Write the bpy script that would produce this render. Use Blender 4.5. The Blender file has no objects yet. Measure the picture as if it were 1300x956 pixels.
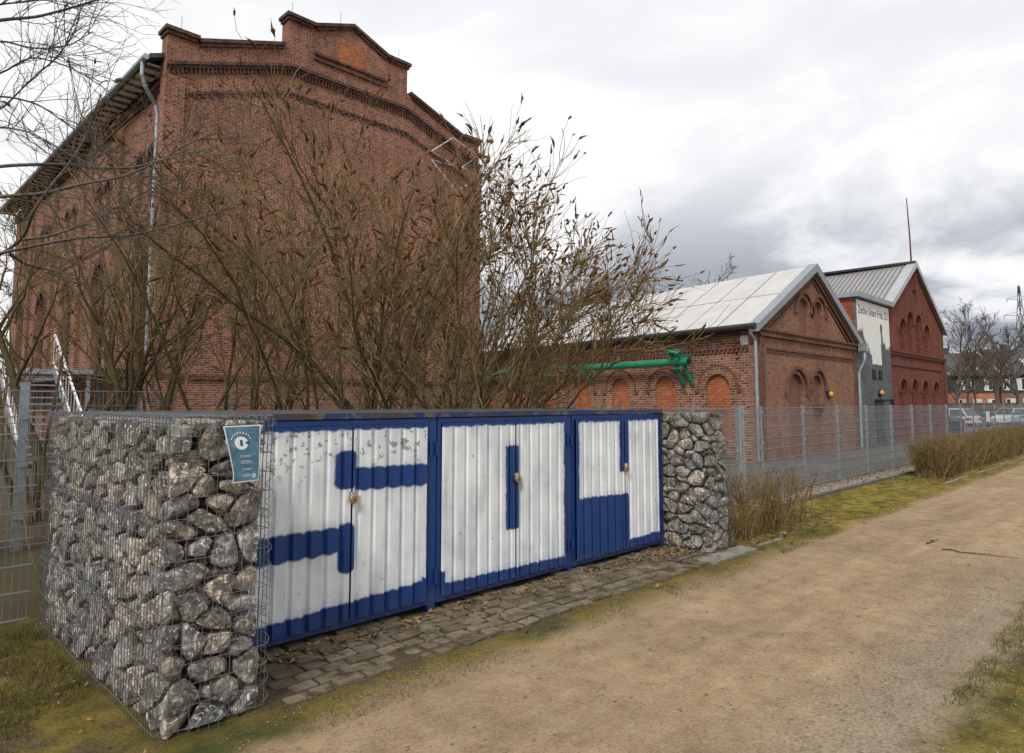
import bpy, bmesh, math, random
import numpy as np
from mathutils import Vector, noise as mnoise
R = math.radians
rnd = random.Random(7); rs = np.random.RandomState(11)
scn = bpy.context.scene; col = scn.collection

# ---------------------------------------------------------------- camera, sky, sun, exposure
F, CX, CY, YH, H, VX = 866.7, 650., 433.5, 511., 1.70, 1511.      # photograph: focal length and centre in pixels, horizon, eye height
PITCH = math.atan((YH-CY)/F); AZ = math.atan((VX-CX)*math.cos(PITCH)/F)   # AZ: view direction measured from the gate line (X axis)
cd = bpy.data.cameras.new('camera'); cam = bpy.data.objects.new('camera', cd); col.objects.link(cam)
cd.sensor_width = 36; cd.lens = F/1300*36; cd.shift_y = -44.5/1300; cd.clip_end = 6000; cd.clip_start = .05
cam.location = (0, 0, H); cam.rotation_euler = (R(90)+PITCH, 0, AZ-R(90))
scn.camera = cam
scn.view_settings.view_transform = 'Standard'; scn.view_settings.look = 'None'
scn.view_settings.gamma = 1; scn.view_settings.exposure = 0.60; scn.view_settings.use_curve_mapping = False

SUN_EL, SUN_AZ = R(42), R(205)      # sun behind thin cloud, behind the camera to the left (azimuth from X axis)
world = bpy.data.worlds.new('World'); scn.world = world; world.use_nodes = True

class NT:
    def __init__(s, nt): s.nt = nt
    def n(s, t, props=None, **inp):
        nd = s.nt.nodes.new('ShaderNode'+t)
        for k, v in (props or {}).items(): setattr(nd, k, v)
        for k, v in inp.items():
            key = int(k[1:]) if k[0] == 'i' and k[1:].isdigit() else k.replace('_', ' ')
            s.set(nd.inputs[key], v)
        return nd
    def set(s, sock, v):
        if isinstance(v, bpy.types.NodeSocket): s.nt.links.new(v, sock)
        elif isinstance(v, bpy.types.Node): s.nt.links.new(v.outputs[0], sock)
        else:
            if sock.type == 'RGBA' and len(v) == 3: v = (*v, 1)
            sock.default_value = v
    def m(s, op, a, b=0., c=None, clamp=False):
        nd = s.nt.nodes.new('ShaderNodeMath'); nd.operation = op; nd.use_clamp = clamp
        s.set(nd.inputs[0], a); s.set(nd.inputs[1], b)
        if c is not None: s.set(nd.inputs[2], c)
        return nd.outputs[0]
    def noise(s, vec, scale, detail=4., rough=.55, dist=0., out=0):
        nd = s.nt.nodes.new('ShaderNodeTexNoise')
        s.set(nd.inputs['Vector'], vec); nd.inputs['Scale'].default_value = scale; nd.inputs['Detail'].default_value = detail
        nd.inputs['Roughness'].default_value = rough; nd.inputs['Distortion'].default_value = dist
        return nd.outputs[out]
    def mix(s, f, a, b, mode='MIX'):
        nd = s.nt.nodes.new('ShaderNodeMix'); nd.data_type = 'RGBA'; nd.blend_type = mode
        s.set(nd.inputs[0], f); s.set(nd.inputs[6], a); s.set(nd.inputs[7], b)
        return nd.outputs[2]
    def ramp(s, f, stops):
        nd = s.nt.nodes.new('ShaderNodeValToRGB'); e = nd.color_ramp.elements
        while len(e) < len(stops): e.new(.5)
        for i, (p, c) in enumerate(stops):
            e[i].position = p
            e[i].color = (c, c, c, 1) if isinstance(c, (int, float)) else (*c, 1)
        s.set(nd.inputs[0], f); return nd.outputs[0]
    def sstep(s, v, a, b):
        nd = s.nt.nodes.new('ShaderNodeMapRange'); nd.interpolation_type = 'SMOOTHSTEP'
        s.set(nd.inputs[0], v); s.set(nd.inputs[1], a); s.set(nd.inputs[2], b); return nd.outputs[0]

w = NT(world.node_tree); wn = world.node_tree.nodes
bgn = wn['Background']
sky = w.n('TexSky', dict(sky_type='NISHITA', sun_disc=False, sun_elevation=SUN_EL, sun_rotation=R(90)-SUN_AZ, air_density=1.2, dust_density=2.))
tc = w.n('TexCoord'); dirn = tc.outputs['Generated']
sp = w.n('SeparateXYZ', i0=dirn); zz = w.m('MAXIMUM', sp.outputs[2], 0.)
den = w.m('ADD', zz, .30)
cp = w.n('CombineXYZ', i0=w.m('DIVIDE', sp.outputs[0], den), i1=w.m('DIVIDE', sp.outputs[1], den), i2=w.m('MULTIPLY', zz, 1.5))
warp = w.noise(cp.outputs[0], 1.1, 3, .5, 0, 1)
cpo = w.n('VectorMath', dict(operation='ADD'), i0=cp.outputs[0], i1=(14.8, 18.6, 0.))
cpv = w.n('VectorMath', dict(operation='MULTIPLY_ADD'), i0=warp, i1=(.75, .75, .75), i2=cpo.outputs[0])
n1 = w.noise(cpv.outputs[0], 1.15, 9, .54)
n2 = w.noise(cpv.outputs[0], 2.1, 8, .6)
cl = w.m('ADD', w.m('MULTIPLY', n1, .78), w.m('MULTIPLY', n2, .22))
lowz = w.sstep(zz, .36, .10)                         # more heavy undersides are seen towards the horizon, all the way round
thick = w.m('MULTIPLY', w.sstep(cl, .42, .57), w.m('MULTIPLY_ADD', lowz, .80, .22))
ccol = w.ramp(thick, [(0, (.685, .69, .697)), (.22, (.575, .585, .605)), (.6, (.37, .39, .425)), (1, (.20, .22, .255))])
skyb = w.n('VectorMath', dict(operation='SCALE'), i0=sky.outputs[0]); skyb.inputs['Scale'].default_value = .10
gap = w.m('MULTIPLY', w.sstep(cl, .40, .30), .25)
fin = w.mix(gap, ccol, skyb.outputs[0])
w.set(bgn.inputs[0], fin); bgn.inputs[1].default_value = 1.0
try: world.cycles.sampling_method = 'AUTOMATIC'
except Exception: pass

sl = bpy.data.lights.new('sun', 'SUN'); sl.energy = 1.5; sl.angle = R(14); sl.color = (1, .96, .9)
sun = bpy.data.objects.new('sun', sl); col.objects.link(sun)
sd = Vector((math.cos(SUN_EL)*math.cos(SUN_AZ), math.cos(SUN_EL)*math.sin(SUN_AZ), math.sin(SUN_EL)))
sun.rotation_euler = sd.to_track_quat('Z', 'Y').to_euler(); sun.location = (0, -20, 30)

# ---------------------------------------------------------------- pixel helpers (photograph pixel -> direction)
_fw = np.array([math.cos(AZ), math.sin(AZ), 0]); _rt = np.array([math.sin(AZ), -math.cos(AZ), 0])
_fwd = _fw*math.cos(PITCH)+np.array([0, 0, math.sin(PITCH)]); _up = -_fw*math.sin(PITCH)+np.array([0, 0, math.cos(PITCH)])
_C = np.array([0, 0, H])
def ray(x, y): return _fwd+_rt*(x-CX)/F-_up*(y-CY)/F
def at(x, y, d): return _C+ray(x, y)*d
def onz(x, y, z=0.): r = ray(x, y); return _C+r*(z-H)/r[2]
def gz(x): 
    t = min(1, max(0, (x-46)/46)); return -.75*t*t*(3-2*t)

# ---------------------------------------------------------------- mesh helpers
def tag(o, label=None, cat=None, group=None, kind=None):
    for k, v in (('label', label), ('category', cat), ('group', group), ('kind', kind)):
        if v: o[k] = v
    return o
def wloc(o):
    v = Vector((0, 0, 0))
    while o: v += o.location; o = o.parent
    return v
def empty(name, loc, label=None, cat=None, group=None):
    o = bpy.data.objects.new(name, None); col.objects.link(o); o.location = loc; o.empty_display_size = .2
    return tag(o, label, cat, group)
def link(name, me, mat, parent=None, smooth=False):
    o = bpy.data.objects.new(name, me); col.objects.link(o)
    if mat: me.materials.append(mat)
    if smooth: me.shade_smooth()
    if parent:
        o.parent = parent
        me.transform(__import__('mathutils').Matrix.Translation(-wloc(parent)))
    return o
class MB:
    def __init__(s): s.v = []; s.f = []
    def add(s, vs, fs):
        b = len(s.v); s.v += [tuple(map(float, p)) for p in vs]; s.f += [tuple(b+i for i in f) for f in fs]; return s
    def box(s, x0, x1, y0, y1, z0, z1):
        return s.add([(x0,y0,z0),(x1,y0,z0),(x1,y1,z0),(x0,y1,z0),(x0,y0,z1),(x1,y0,z1),(x1,y1,z1),(x0,y1,z1)],
                     [(0,3,2,1),(4,5,6,7),(0,1,5,4),(1,2,6,5),(2,3,7,6),(3,0,4,7)])
    def hexa(s, p):   # 4 bottom + 4 top points
        return s.add(p, [(0,3,2,1),(4,5,6,7),(0,1,5,4),(1,2,6,5),(2,3,7,6),(3,0,4,7)])
    def beam(s, p, q, w_, h_, up=(0,0,1)):
        p, q = Vector(p), Vector(q); d = (q-p).normalized(); u = Vector(up)
        a = d.cross(u)
        if a.length < 1e-4: a = d.cross(Vector((1,0,0)))
        a.normalize(); b = a.cross(d).normalized(); a *= w_/2; b *= h_/2
        return s.hexa([p-a-b, p+a-b, q+a-b, q-a-b, p-a+b, p+a+b, q+a+b, q-a+b])
    def tube(s, pts, r, n=8, caps=True):
        pts = [Vector(p) for p in pts]; m = len(pts)
        if not isinstance(r, (list, tuple, np.ndarray)): r = [r]*m
        base = len(s.v); ref = None
        for i, p in enumerate(pts):
            d = (pts[min(i+1, m-1)]-pts[max(i-1, 0)]).normalized()
            if ref is None: ref = Vector((0,0,1)) if abs(d.z) < .9 else Vector((1,0,0))
            a = d.cross(ref)
            if a.length < 1e-5: a = d.orthogonal()
            a.normalize(); b = a.cross(d); ref = d.cross(a)*-1 if False else ref
            for k in range(n):
                t = 2*math.pi*k/n; s.v.append(tuple(p+(a*math.cos(t)+b*math.sin(t))*r[i]))
        for i in range(m-1):
            for k in range(n):
                k2 = (k+1) % n
                s.f.append((base+i*n+k, base+i*n+k2, base+(i+1)*n+k2, base+(i+1)*n+k))
        if caps:
            s.f.append(tuple(base+k for k in range(n))[::-1]); s.f.append(tuple(base+(m-1)*n+k for k in range(n)))
        return s
    def prism(s, poly, vec):      # planar polygon of 3D points extruded along vec
        n = len(poly); v = Vector(vec)
        return s.add([Vector(p) for p in poly]+[Vector(p)+v for p in poly],
                     [tuple(range(n)), tuple(range(2*n-1, n-1, -1))]+[(i, i+n, (i+1) % n+n, (i+1) % n) for i in range(n)])
    def build(s, name, mat, parent=None, smooth=False):
        me = bpy.data.meshes.new(name); me.from_pydata(s.v, [], s.f); me.validate()
        bm = bmesh.new(); bm.from_mesh(me); bmesh.ops.recalc_face_normals(bm, faces=bm.faces); bm.to_mesh(me); bm.free()
        return link(name, me, mat, parent, smooth)
def npmesh(name, V, Fq, mat, parent=None, smooth=False):
    V = np.asarray(V, np.float32).reshape(-1, 3); Fq = np.asarray(Fq, np.int32); k = Fq.shape[1]
    me = bpy.data.meshes.new(name)
    me.vertices.add(len(V)); me.vertices.foreach_set('co', V.ravel())
    me.loops.add(Fq.size); me.loops.foreach_set('vertex_index', Fq.ravel())
    me.polygons.add(len(Fq)); me.polygons.foreach_set('loop_start', np.arange(0, Fq.size, k, dtype=np.int32))
    me.update(calc_edges=True); me.validate()
    return link(name, me, mat, parent, smooth)
class TB:     # many thin tubes, numpy
    def __init__(s): s.V = []; s.Q = []; s.c = 0
    def tube(s, P, r, n=4):
        P = np.asarray(P, float); m = len(P); r = np.asarray(r, float)*np.ones(m)
        T = np.empty_like(P); T[1:-1] = P[2:]-P[:-2]; T[0] = P[1]-P[0]; T[-1] = P[-1]-P[-2]
        T /= np.linalg.norm(T, axis=1)[:, None]+1e-9
        ref = np.array([0.31, .95, .05]) if abs(T[0, 2]) > .8 else np.array([.1, .05, 1.])
        A = np.cross(T, ref); A /= np.linalg.norm(A, axis=1)[:, None]+1e-9; B = np.cross(A, T)
        t = np.arange(n)*2*math.pi/n
        ring = A[:, None, :]*np.cos(t)[None, :, None]+B[:, None, :]*np.sin(t)[None, :, None]
        V = P[:, None, :]+ring*r[:, None, None]
        i = np.arange(m-1)[:, None]*n; k = np.arange(n)[None, :]; k2 = (k+1) % n
        Q = np.stack([i+k, i+k2, i+n+k2, i+n+k], -1).reshape(-1, 4)+s.c
        s.V.append(V.reshape(-1, 3)); s.Q.append(Q); s.c += m*n
    def build(s, name, mat, parent=None, smooth=True):
        if not s.V: return None
        return npmesh(name, np.concatenate(s.V), np.concatenate(s.Q), mat, parent, smooth)

# ---------------------------------------------------------------- materials
def new(name, rough=.8, metal=0., spec=.5):
    m = bpy.data.materials.new(name); m.use_nodes = True; nt = NT(m.node_tree)
    b = m.node_tree.nodes['Principled BSDF']; b.inputs['Roughness'].default_value = rough; b.inputs['Metallic'].default_value = metal
    b.inputs['Specular IOR Level'].default_value = spec
    g = nt.n('NewGeometry'); return m, nt, b, g.outputs['Position'], g
def bump(nt, b, h, strength=.4, dist=.01):
    nd = nt.n('Bump', Height=h); nd.inputs['Strength'].default_value = strength; nd.inputs['Distance'].default_value = dist
    nt.set(b.inputs['Normal'], nd.outputs[0])
def plain(name, c, rough=.7, metal=0., var=.25, scale=6., spec=.5, bmp=0.):
    m, nt, b, pos, g = new(name, rough, metal, spec)
    f = nt.noise(pos, scale, 5, .6); lo = tuple(x*(1-var) for x in c); hi = tuple(min(1, x*(1+var)) for x in c)
    nt.set(b.inputs['Base Color'], nt.ramp(f, [(.3, lo), (.7, hi)]))
    if bmp: bump(nt, b, nt.noise(pos, scale*6, 4), bmp, .004)
    return m
def brick(name, c1, c2, dark, mortar, row=.077, bw=.25, ms=.011, darkamt=.3, stain=.35, rough=.9):
    m, nt, b, pos, g = new(name, rough, 0, .25)
    s = nt.n('SeparateXYZ', i0=pos); sn = nt.n('SeparateXYZ', i0=g.outputs['True Normal'])
    sel = nt.m('GREATER_THAN', nt.m('ABSOLUTE', sn.outputs[0]), nt.m('ABSOLUTE', sn.outputs[1]))
    u = nt.n('Mix', dict(data_type='FLOAT')); nt.set(u.inputs[0], sel); nt.set(u.inputs[2], s.outputs[0]); nt.set(u.inputs[3], s.outputs[1])
    vec = nt.n('CombineXYZ', i0=u.outputs[0], i1=s.outputs[2])
    wob = nt.noise(vec.outputs[0], 3., 2, .5, 0, 1)
    vec2 = nt.n('VectorMath', dict(operation='MULTIPLY_ADD'), i0=wob, i1=(.012, .012, 0), i2=vec.outputs[0])
    def bt(a, c, mo, bias):
        t = nt.n('TexBrick', dict(offset=.5), Vector=vec2.outputs[0], Color1=a, Color2=c, Mortar=mo)
        for k, v in (('Scale', 1), ('Mortar Size', ms), ('Mortar Smooth', .3), ('Bias', bias), ('Brick Width', bw), ('Row Height', row)): t.inputs[k].default_value = v
        return t
    t1 = bt(c1, c2, mortar, 0.); t2 = bt((0, 0, 0), (1, 1, 1), (0, 0, 0), -1+darkamt*2)
    dk = nt.m('GREATER_THAN', t2.outputs[0], .55)
    vor = nt.n('TexWhiteNoise', dict(noise_dimensions='2D'))
    cx = nt.m('FLOOR', nt.m('DIVIDE', u.outputs[0], bw/2)); cz = nt.m('FLOOR', nt.m('DIVIDE', s.outputs[2], row))
    nt.set(vor.inputs['Vector'], nt.n('CombineXYZ', i0=cx, i1=cz).outputs[0])
    dk2 = nt.m('GREATER_THAN', vor.outputs[0], 1-darkamt)
    notm = nt.m('SUBTRACT', 1., t1.outputs['Fac'])
    base = nt.mix(nt.m('MULTIPLY', nt.m('MULTIPLY', dk2, notm), .75), t1.outputs[0], dark)
    big = nt.noise(pos, .45, 6, .65); fine = nt.noise(pos, 9, 5, .6)
    v1 = nt.ramp(big, [(.3, 1-stain), (.65, 1.08)]); v2 = nt.ramp(fine, [(.3, .78), (.7, 1.15)])
    sv = nt.n('CombineXYZ', i0=nt.m('MULTIPLY', u.outputs[0], 2.2), i1=nt.m('MULTIPLY', s.outputs[2], .28)); strk = nt.noise(sv.outputs[0], 1.3, 6, .65)
    v3 = nt.ramp(strk, [(.30, 1-stain*.9), (.55, 1.), (.72, 1.12)])
    org = nt.m('MULTIPLY', nt.m('MULTIPLY', nt.m('LESS_THAN', vor.outputs[0], .22), notm), .7)
    base = nt.mix(org, base, tuple(min(1, a*k) for a, k in zip(c2, (1.22, 1.28, 1.15))))
    c = nt.mix(1., nt.mix(1., nt.mix(1., base, v1, 'MULTIPLY'), v2, 'MULTIPLY'), v3, 'MULTIPLY')
    nt.set(b.inputs['Base Color'], c)
    hgt = nt.m('ADD', notm, nt.m('MULTIPLY', fine, .5)); bump(nt, b, hgt, .55, .012)
    return m

MAT = {}
MAT['brick1'] = brick('dark_red_brick', (.225, .060, .031), (.315, .105, .056), (.075, .034, .028), (.40, .31, .25), darkamt=.26, stain=.28)
MAT['brick2'] = brick('orange_red_brick', (.235, .072, .036), (.33, .125, .065), (.075, .036, .028), (.44, .38, .31), darkamt=.22, stain=.3)
MAT['brick2f'] = brick('brown_brick', (.255, .122, .078), (.295, .148, .095), (.175, .092, .064), (.30, .18, .13), darkamt=.18, stain=.25, ms=.008)
MAT['brick3'] = brick('painted_red_brick', (.185, .054, .038), (.22, .070, .048), (.14, .042, .033), (.14, .050, .04), darkamt=.2, stain=.3, ms=.008)
MAT['infill'] = brick('bright_orange_brick', (.33, .085, .033), (.39, .115, .046), (.26, .075, .036), (.42, .23, .14), darkamt=.22, stain=.15, ms=.009)
MAT['blind2'] = plain('brown_render', (.19, .085, .062), .85, var=.12, scale=3)
MAT['blind3'] = plain('dark_red_render', (.135, .034, .028), .85, var=.12, scale=3)
MAT['trim2'] = brick('brown_trim_brick', (.165, .075, .052), (.19, .088, .06), (.12, .058, .044), (.19, .10, .07), stain=.2, ms=.006)
MAT['trim3'] = plain('dark_red_trim', (.135, .036, .028), .85, var=.15, scale=5)
MAT['trim1'] = brick('soot_brick', (.105, .042, .032), (.16, .062, .045), (.04, .025, .025), (.19, .16, .145), stain=.35, ms=.008)
MAT['roofwhite'] = plain('white_roof_panel', (.53, .52, .505), .6, var=.10, scale=1.6)
MAT['roofgrey'] = plain('grey_roof_metal', (.36, .35, .345), .5, .3, var=.10, scale=.9)
MAT['slate'] = plain('dark_slate', (.060, .058, .060), .7, var=.3, scale=4)
MAT['verge'] = plain('grey_verge_metal', (.30, .33, .36), .45, .4, var=.12, scale=3)
MAT['vergelight'] = plain('light_verge_metal', (.44, .45, .46), .45, .3, var=.1, scale=3)
MAT['darkmetal'] = plain('dark_metal', (.045, .048, .055), .5, .3, var=.3)
MAT['zinc'] = plain('zinc', (.36, .42, .46), .42, .65, var=.2, scale=5)
MAT['galv'] = plain('galvanised_steel', (.40, .43, .46), .45, .7, var=.25, scale=25)
MAT['wire'] = plain('galvanised_wire', (.17, .18, .195), .5, .55, var=.35, scale=18)
MAT['fencewire'] = plain('fence_wire', (.25, .265, .28), .55, .5, var=.2, scale=5)
MAT['whitepaint'] = plain('white_paint', (.76, .76, .75), .5, var=.06, scale=3)
MAT['greenpaint'] = plain('green_gloss_paint', (.010, .235, .125), .35, var=.22, scale=4)
MAT['glass'] = plain('dark_glass', (.02, .022, .026), .12, var=.3, spec=.8)
MAT['black'] = plain('black_void', (.012, .012, .013), .9, var=.3)
MAT['greywall'] = brick('grey_painted_brick', (.125, .13, .142), (.14, .146, .157), (.105, .11, .12), (.115, .12, .13), stain=.15, ms=.008)
MAT['redwall'] = brick('red_painted_brick', (.27, .062, .034), (.29, .07, .04), (.23, .055, .034), (.25, .07, .045), stain=.15, ms=.007)
MAT['concrete'] = plain('weathered_concrete', (.21, .195, .165), .9, var=.4, scale=9, bmp=.5)
MAT['signtext'] = plain('grey_lettering', (.10, .10, .11), .8, var=.05)

def blue_mat():
    m, nt, b, pos, g = new('blue_gloss_paint', .42)
    f = nt.noise(pos, 14, 6, .65); f2 = nt.noise(pos, 2.5, 4, .6)
    c = nt.ramp(f2, [(.3, (.0036, .029, .135)), (.7, (.0056, .046, .205))])
    s = nt.n('SeparateXYZ', i0=pos); low = nt.sstep(s.outputs[2], .22, .02)
    dirt = nt.m('MULTIPLY', nt.sstep(f, .42, .68), nt.m('MULTIPLY_ADD', low, .8, .06))
    nt.set(b.inputs['Base Color'], nt.mix(dirt, c, (.085, .078, .05)))
    bump(nt, b, f, .15, .003); return m
MAT['blue'] = blue_mat()
def beam_mat():
    m, nt, b, pos, g = new('lichen_stained_blue_beam', .6)
    f = nt.noise(pos, 9, 6, .7); f2 = nt.noise(pos, 2.2, 4, .6)
    c = nt.mix(nt.sstep(f, .48, .62), (.006, .026, .13), (.12, .105, .09))
    nt.set(b.inputs['Base Color'], nt.mix(nt.sstep(f2, .38, .62), c, (.05, .042, .038))); bump(nt, b, f, .3, .004); return m
MAT['beamtop'] = beam_mat()

def panel_mat():
    # white sprayed sheet with a blue S 0 4 left standing; rectangles in metres (x along gate, z)
    m, nt, b, pos, g = new('sprayed_white_sheet', .5)
    s = nt.n('SeparateXYZ', i0=pos)
    x0, z0 = s.outputs[0], s.outputs[2]
    fine = nt.noise(pos, 26, 4, .6); mid = nt.noise(pos, 7, 4, .55)
    st = nt.n('CombineXYZ', i0=nt.m('MULTIPLY', x0, 9.), i1=nt.m('MULTIPLY', z0, .8)); streak = nt.noise(st.outputs[0], 1.5, 4, .6)
    wob = nt.m('ADD', nt.m('MULTIPLY', nt.m('SUBTRACT', mid, .5), .035), nt.m('MULTIPLY', nt.m('SUBTRACT', fine, .5), .02))
    prof = nt.m('MULTIPLY', nt.m('SINE', nt.m('MULTIPLY', x0, 2*math.pi/.135)), .005)
    wobz = nt.m('ADD', wob, prof)
    def rect(xa, xb, za, zb, r=.03, slope=0.):
        zc = nt.m('SUBTRACT', z0, (za+zb)/2)
        if slope: zc = nt.m('SUBTRACT', zc, nt.m('MULTIPLY', nt.m('SUBTRACT', x0, (xa+xb)/2), slope))
        dx = nt.m('SUBTRACT', nt.m('ABSOLUTE', nt.m('SUBTRACT', x0, (xa+xb)/2)), (xb-xa)/2-r)
        dz = nt.m('SUBTRACT', nt.m('ABSOLUTE', zc), (zb-za)/2-r)
        a = nt.m('MAXIMUM', dx, 0.); c_ = nt.m('MAXIMUM', dz, 0.)
        ln = nt.m('SQRT', nt.m('ADD', nt.m('MULTIPLY', a, a), nt.m('MULTIPLY', c_, c_)))
        return nt.m('SUBTRACT', nt.m('ADD', ln, nt.m('MINIMUM', nt.m('MAXIMUM', dx, dz), 0.)), r)
    blues = [(2.85, 3.70, 1.035, 1.205, .01, -.02), (2.69, 2.885, 1.06, 1.345, .06, 0), (2.0, 2.76, .605, .79, .01, .015), (2.715, 2.875, .455, .81, .06, 0),
             (4.45, 4.635, .54, 1.30, .012, 0), (6.205, 6.385, .945, 1.7, .012, 0), (5.3, 6.37, -.2, .715, .01, -.03),
             (1.8, 3.72, -.3, .235, .01, .045), (3.60, 5.45, -.3, .20, .01, -.01), (6.3, 7.2, -.3, .205, .01, .03),
             (1.8, 7.2, 1.495, 1.7, .005, 0), (3.535, 3.70, .1, 1.02, .01, 0), (5.265, 5.5, -.2, 1.7, .005, 0), (3.5, 3.735, -.2, .30, .005, 0), (6.975, 7.2, -.2, 1.7, .005, 0)]
    d = None
    for q in blues:
        r_ = rect(*q); d = r_ if d is None else nt.m('MINIMUM', d, r_)
    dd = nt.m('ADD', d, wobz)
    blue = nt.sstep(dd, .012, -.010)
    over = nt.m('MULTIPLY', nt.sstep(dd, .07, .0), nt.m('MULTIPLY', mid, .22))       # overspray haze of blue round the strokes
    wcol = nt.ramp(nt.m('ADD', nt.m('MULTIPLY', streak, .5), nt.m('MULTIPLY', nt.noise(pos, 3.2, 5, .6), .5)), [(.34, (.46, .495, .535)), (.48, (.68, .71, .735)), (.62, (.82, .835, .84))])
    wcol = nt.mix(over, wcol, (.02, .06, .25))
    ch = nt.noise(pos, 17, 5, .6); chm = nt.m('MULTIPLY', nt.sstep(ch, .575, .60), nt.sstep(z0, 1.0, 1.40))
    chm = nt.m('MULTIPLY', chm, nt.sstep(x0, 3.75, 3.5))
    ch2 = nt.m('MULTIPLY', nt.sstep(nt.noise(pos, 13, 3, .6), .70, .72), .6)
    wcol = nt.mix(nt.m('MAXIMUM', chm, ch2), wcol, (.27, .28, .28))
    bcol = nt.ramp(streak, [(.3, (.0034, .027, .125)), (.7, (.0056, .045, .20))])
    c = nt.mix(blue, wcol, bcol)
    low = nt.m('MULTIPLY', nt.sstep(z0, .22, .05), nt.sstep(fine, .42, .62))
    c = nt.mix(nt.m('MULTIPLY', low, .7), c, (.07, .068, .045))
    nt.set(b.inputs['Base Color'], c)
    bump(nt, b, mid, .12, .01); return m
MAT['panel'] = panel_mat()

def stone_mat():
    m, nt, b, pos, g = new('limestone_rubble', .85, 0, .3)
    oi = nt.n('ObjectInfo'); r = oi.outputs['Random']
    off = nt.n('VectorMath', dict(operation='MULTIPLY_ADD'), i0=nt.n('CombineXYZ', i0=r, i1=r, i2=r).outputs[0], i1=(37., 19., 53.), i2=pos)
    p = off.outputs[0]
    a = nt.noise(p, 9, 6, .65, .6); v = nt.noise(p, 16, 5, .7, 2.2); wv = nt.noise(p, 55, 3, .6)
    c = nt.ramp(a, [(.30, (.036, .035, .035)), (.45, (.135, .130, .122)), (.57, (.30, .29, .27)), (.70, (.52, .505, .47))])
    c = nt.mix(nt.sstep(v, .535, .63), c, (.66, .645, .61))
    c = nt.mix(nt.m('MULTIPLY', nt.sstep(v, .45, .36), .8), c, (.030, .030, .032))
    tint = nt.mix(nt.sstep(r, .2, .9), (.97, .96, .95), (1.16, 1.03, .90))
    c = nt.mix(1., c, tint, 'MULTIPLY')
    val = nt.m('MULTIPLY_ADD', nt.m('FRACT', nt.m('MULTIPLY', r, 7.13)), .65, .75)
    c = nt.mix(1., c, nt.n('CombineXYZ', i0=val, i1=val, i2=val).outputs[0], 'MULTIPLY')
    s = nt.n('SeparateXYZ', i0=pos); top = nt.m('MULTIPLY', nt.sstep(s.outputs[2], 1.25, 1.55), nt.sstep(nt.noise(pos, 5, 4), .45, .62))
    c = nt.mix(nt.m('MULTIPLY', top, .55), c, (.17, .15, .055))          # lichen on the upper stones
    nt.set(b.inputs['Base Color'], c)
    bump(nt, b, nt.m('ADD', a, nt.m('MULTIPLY', wv, .35)), .85, .02); return m
MAT['stone'] = stone_mat()

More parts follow.
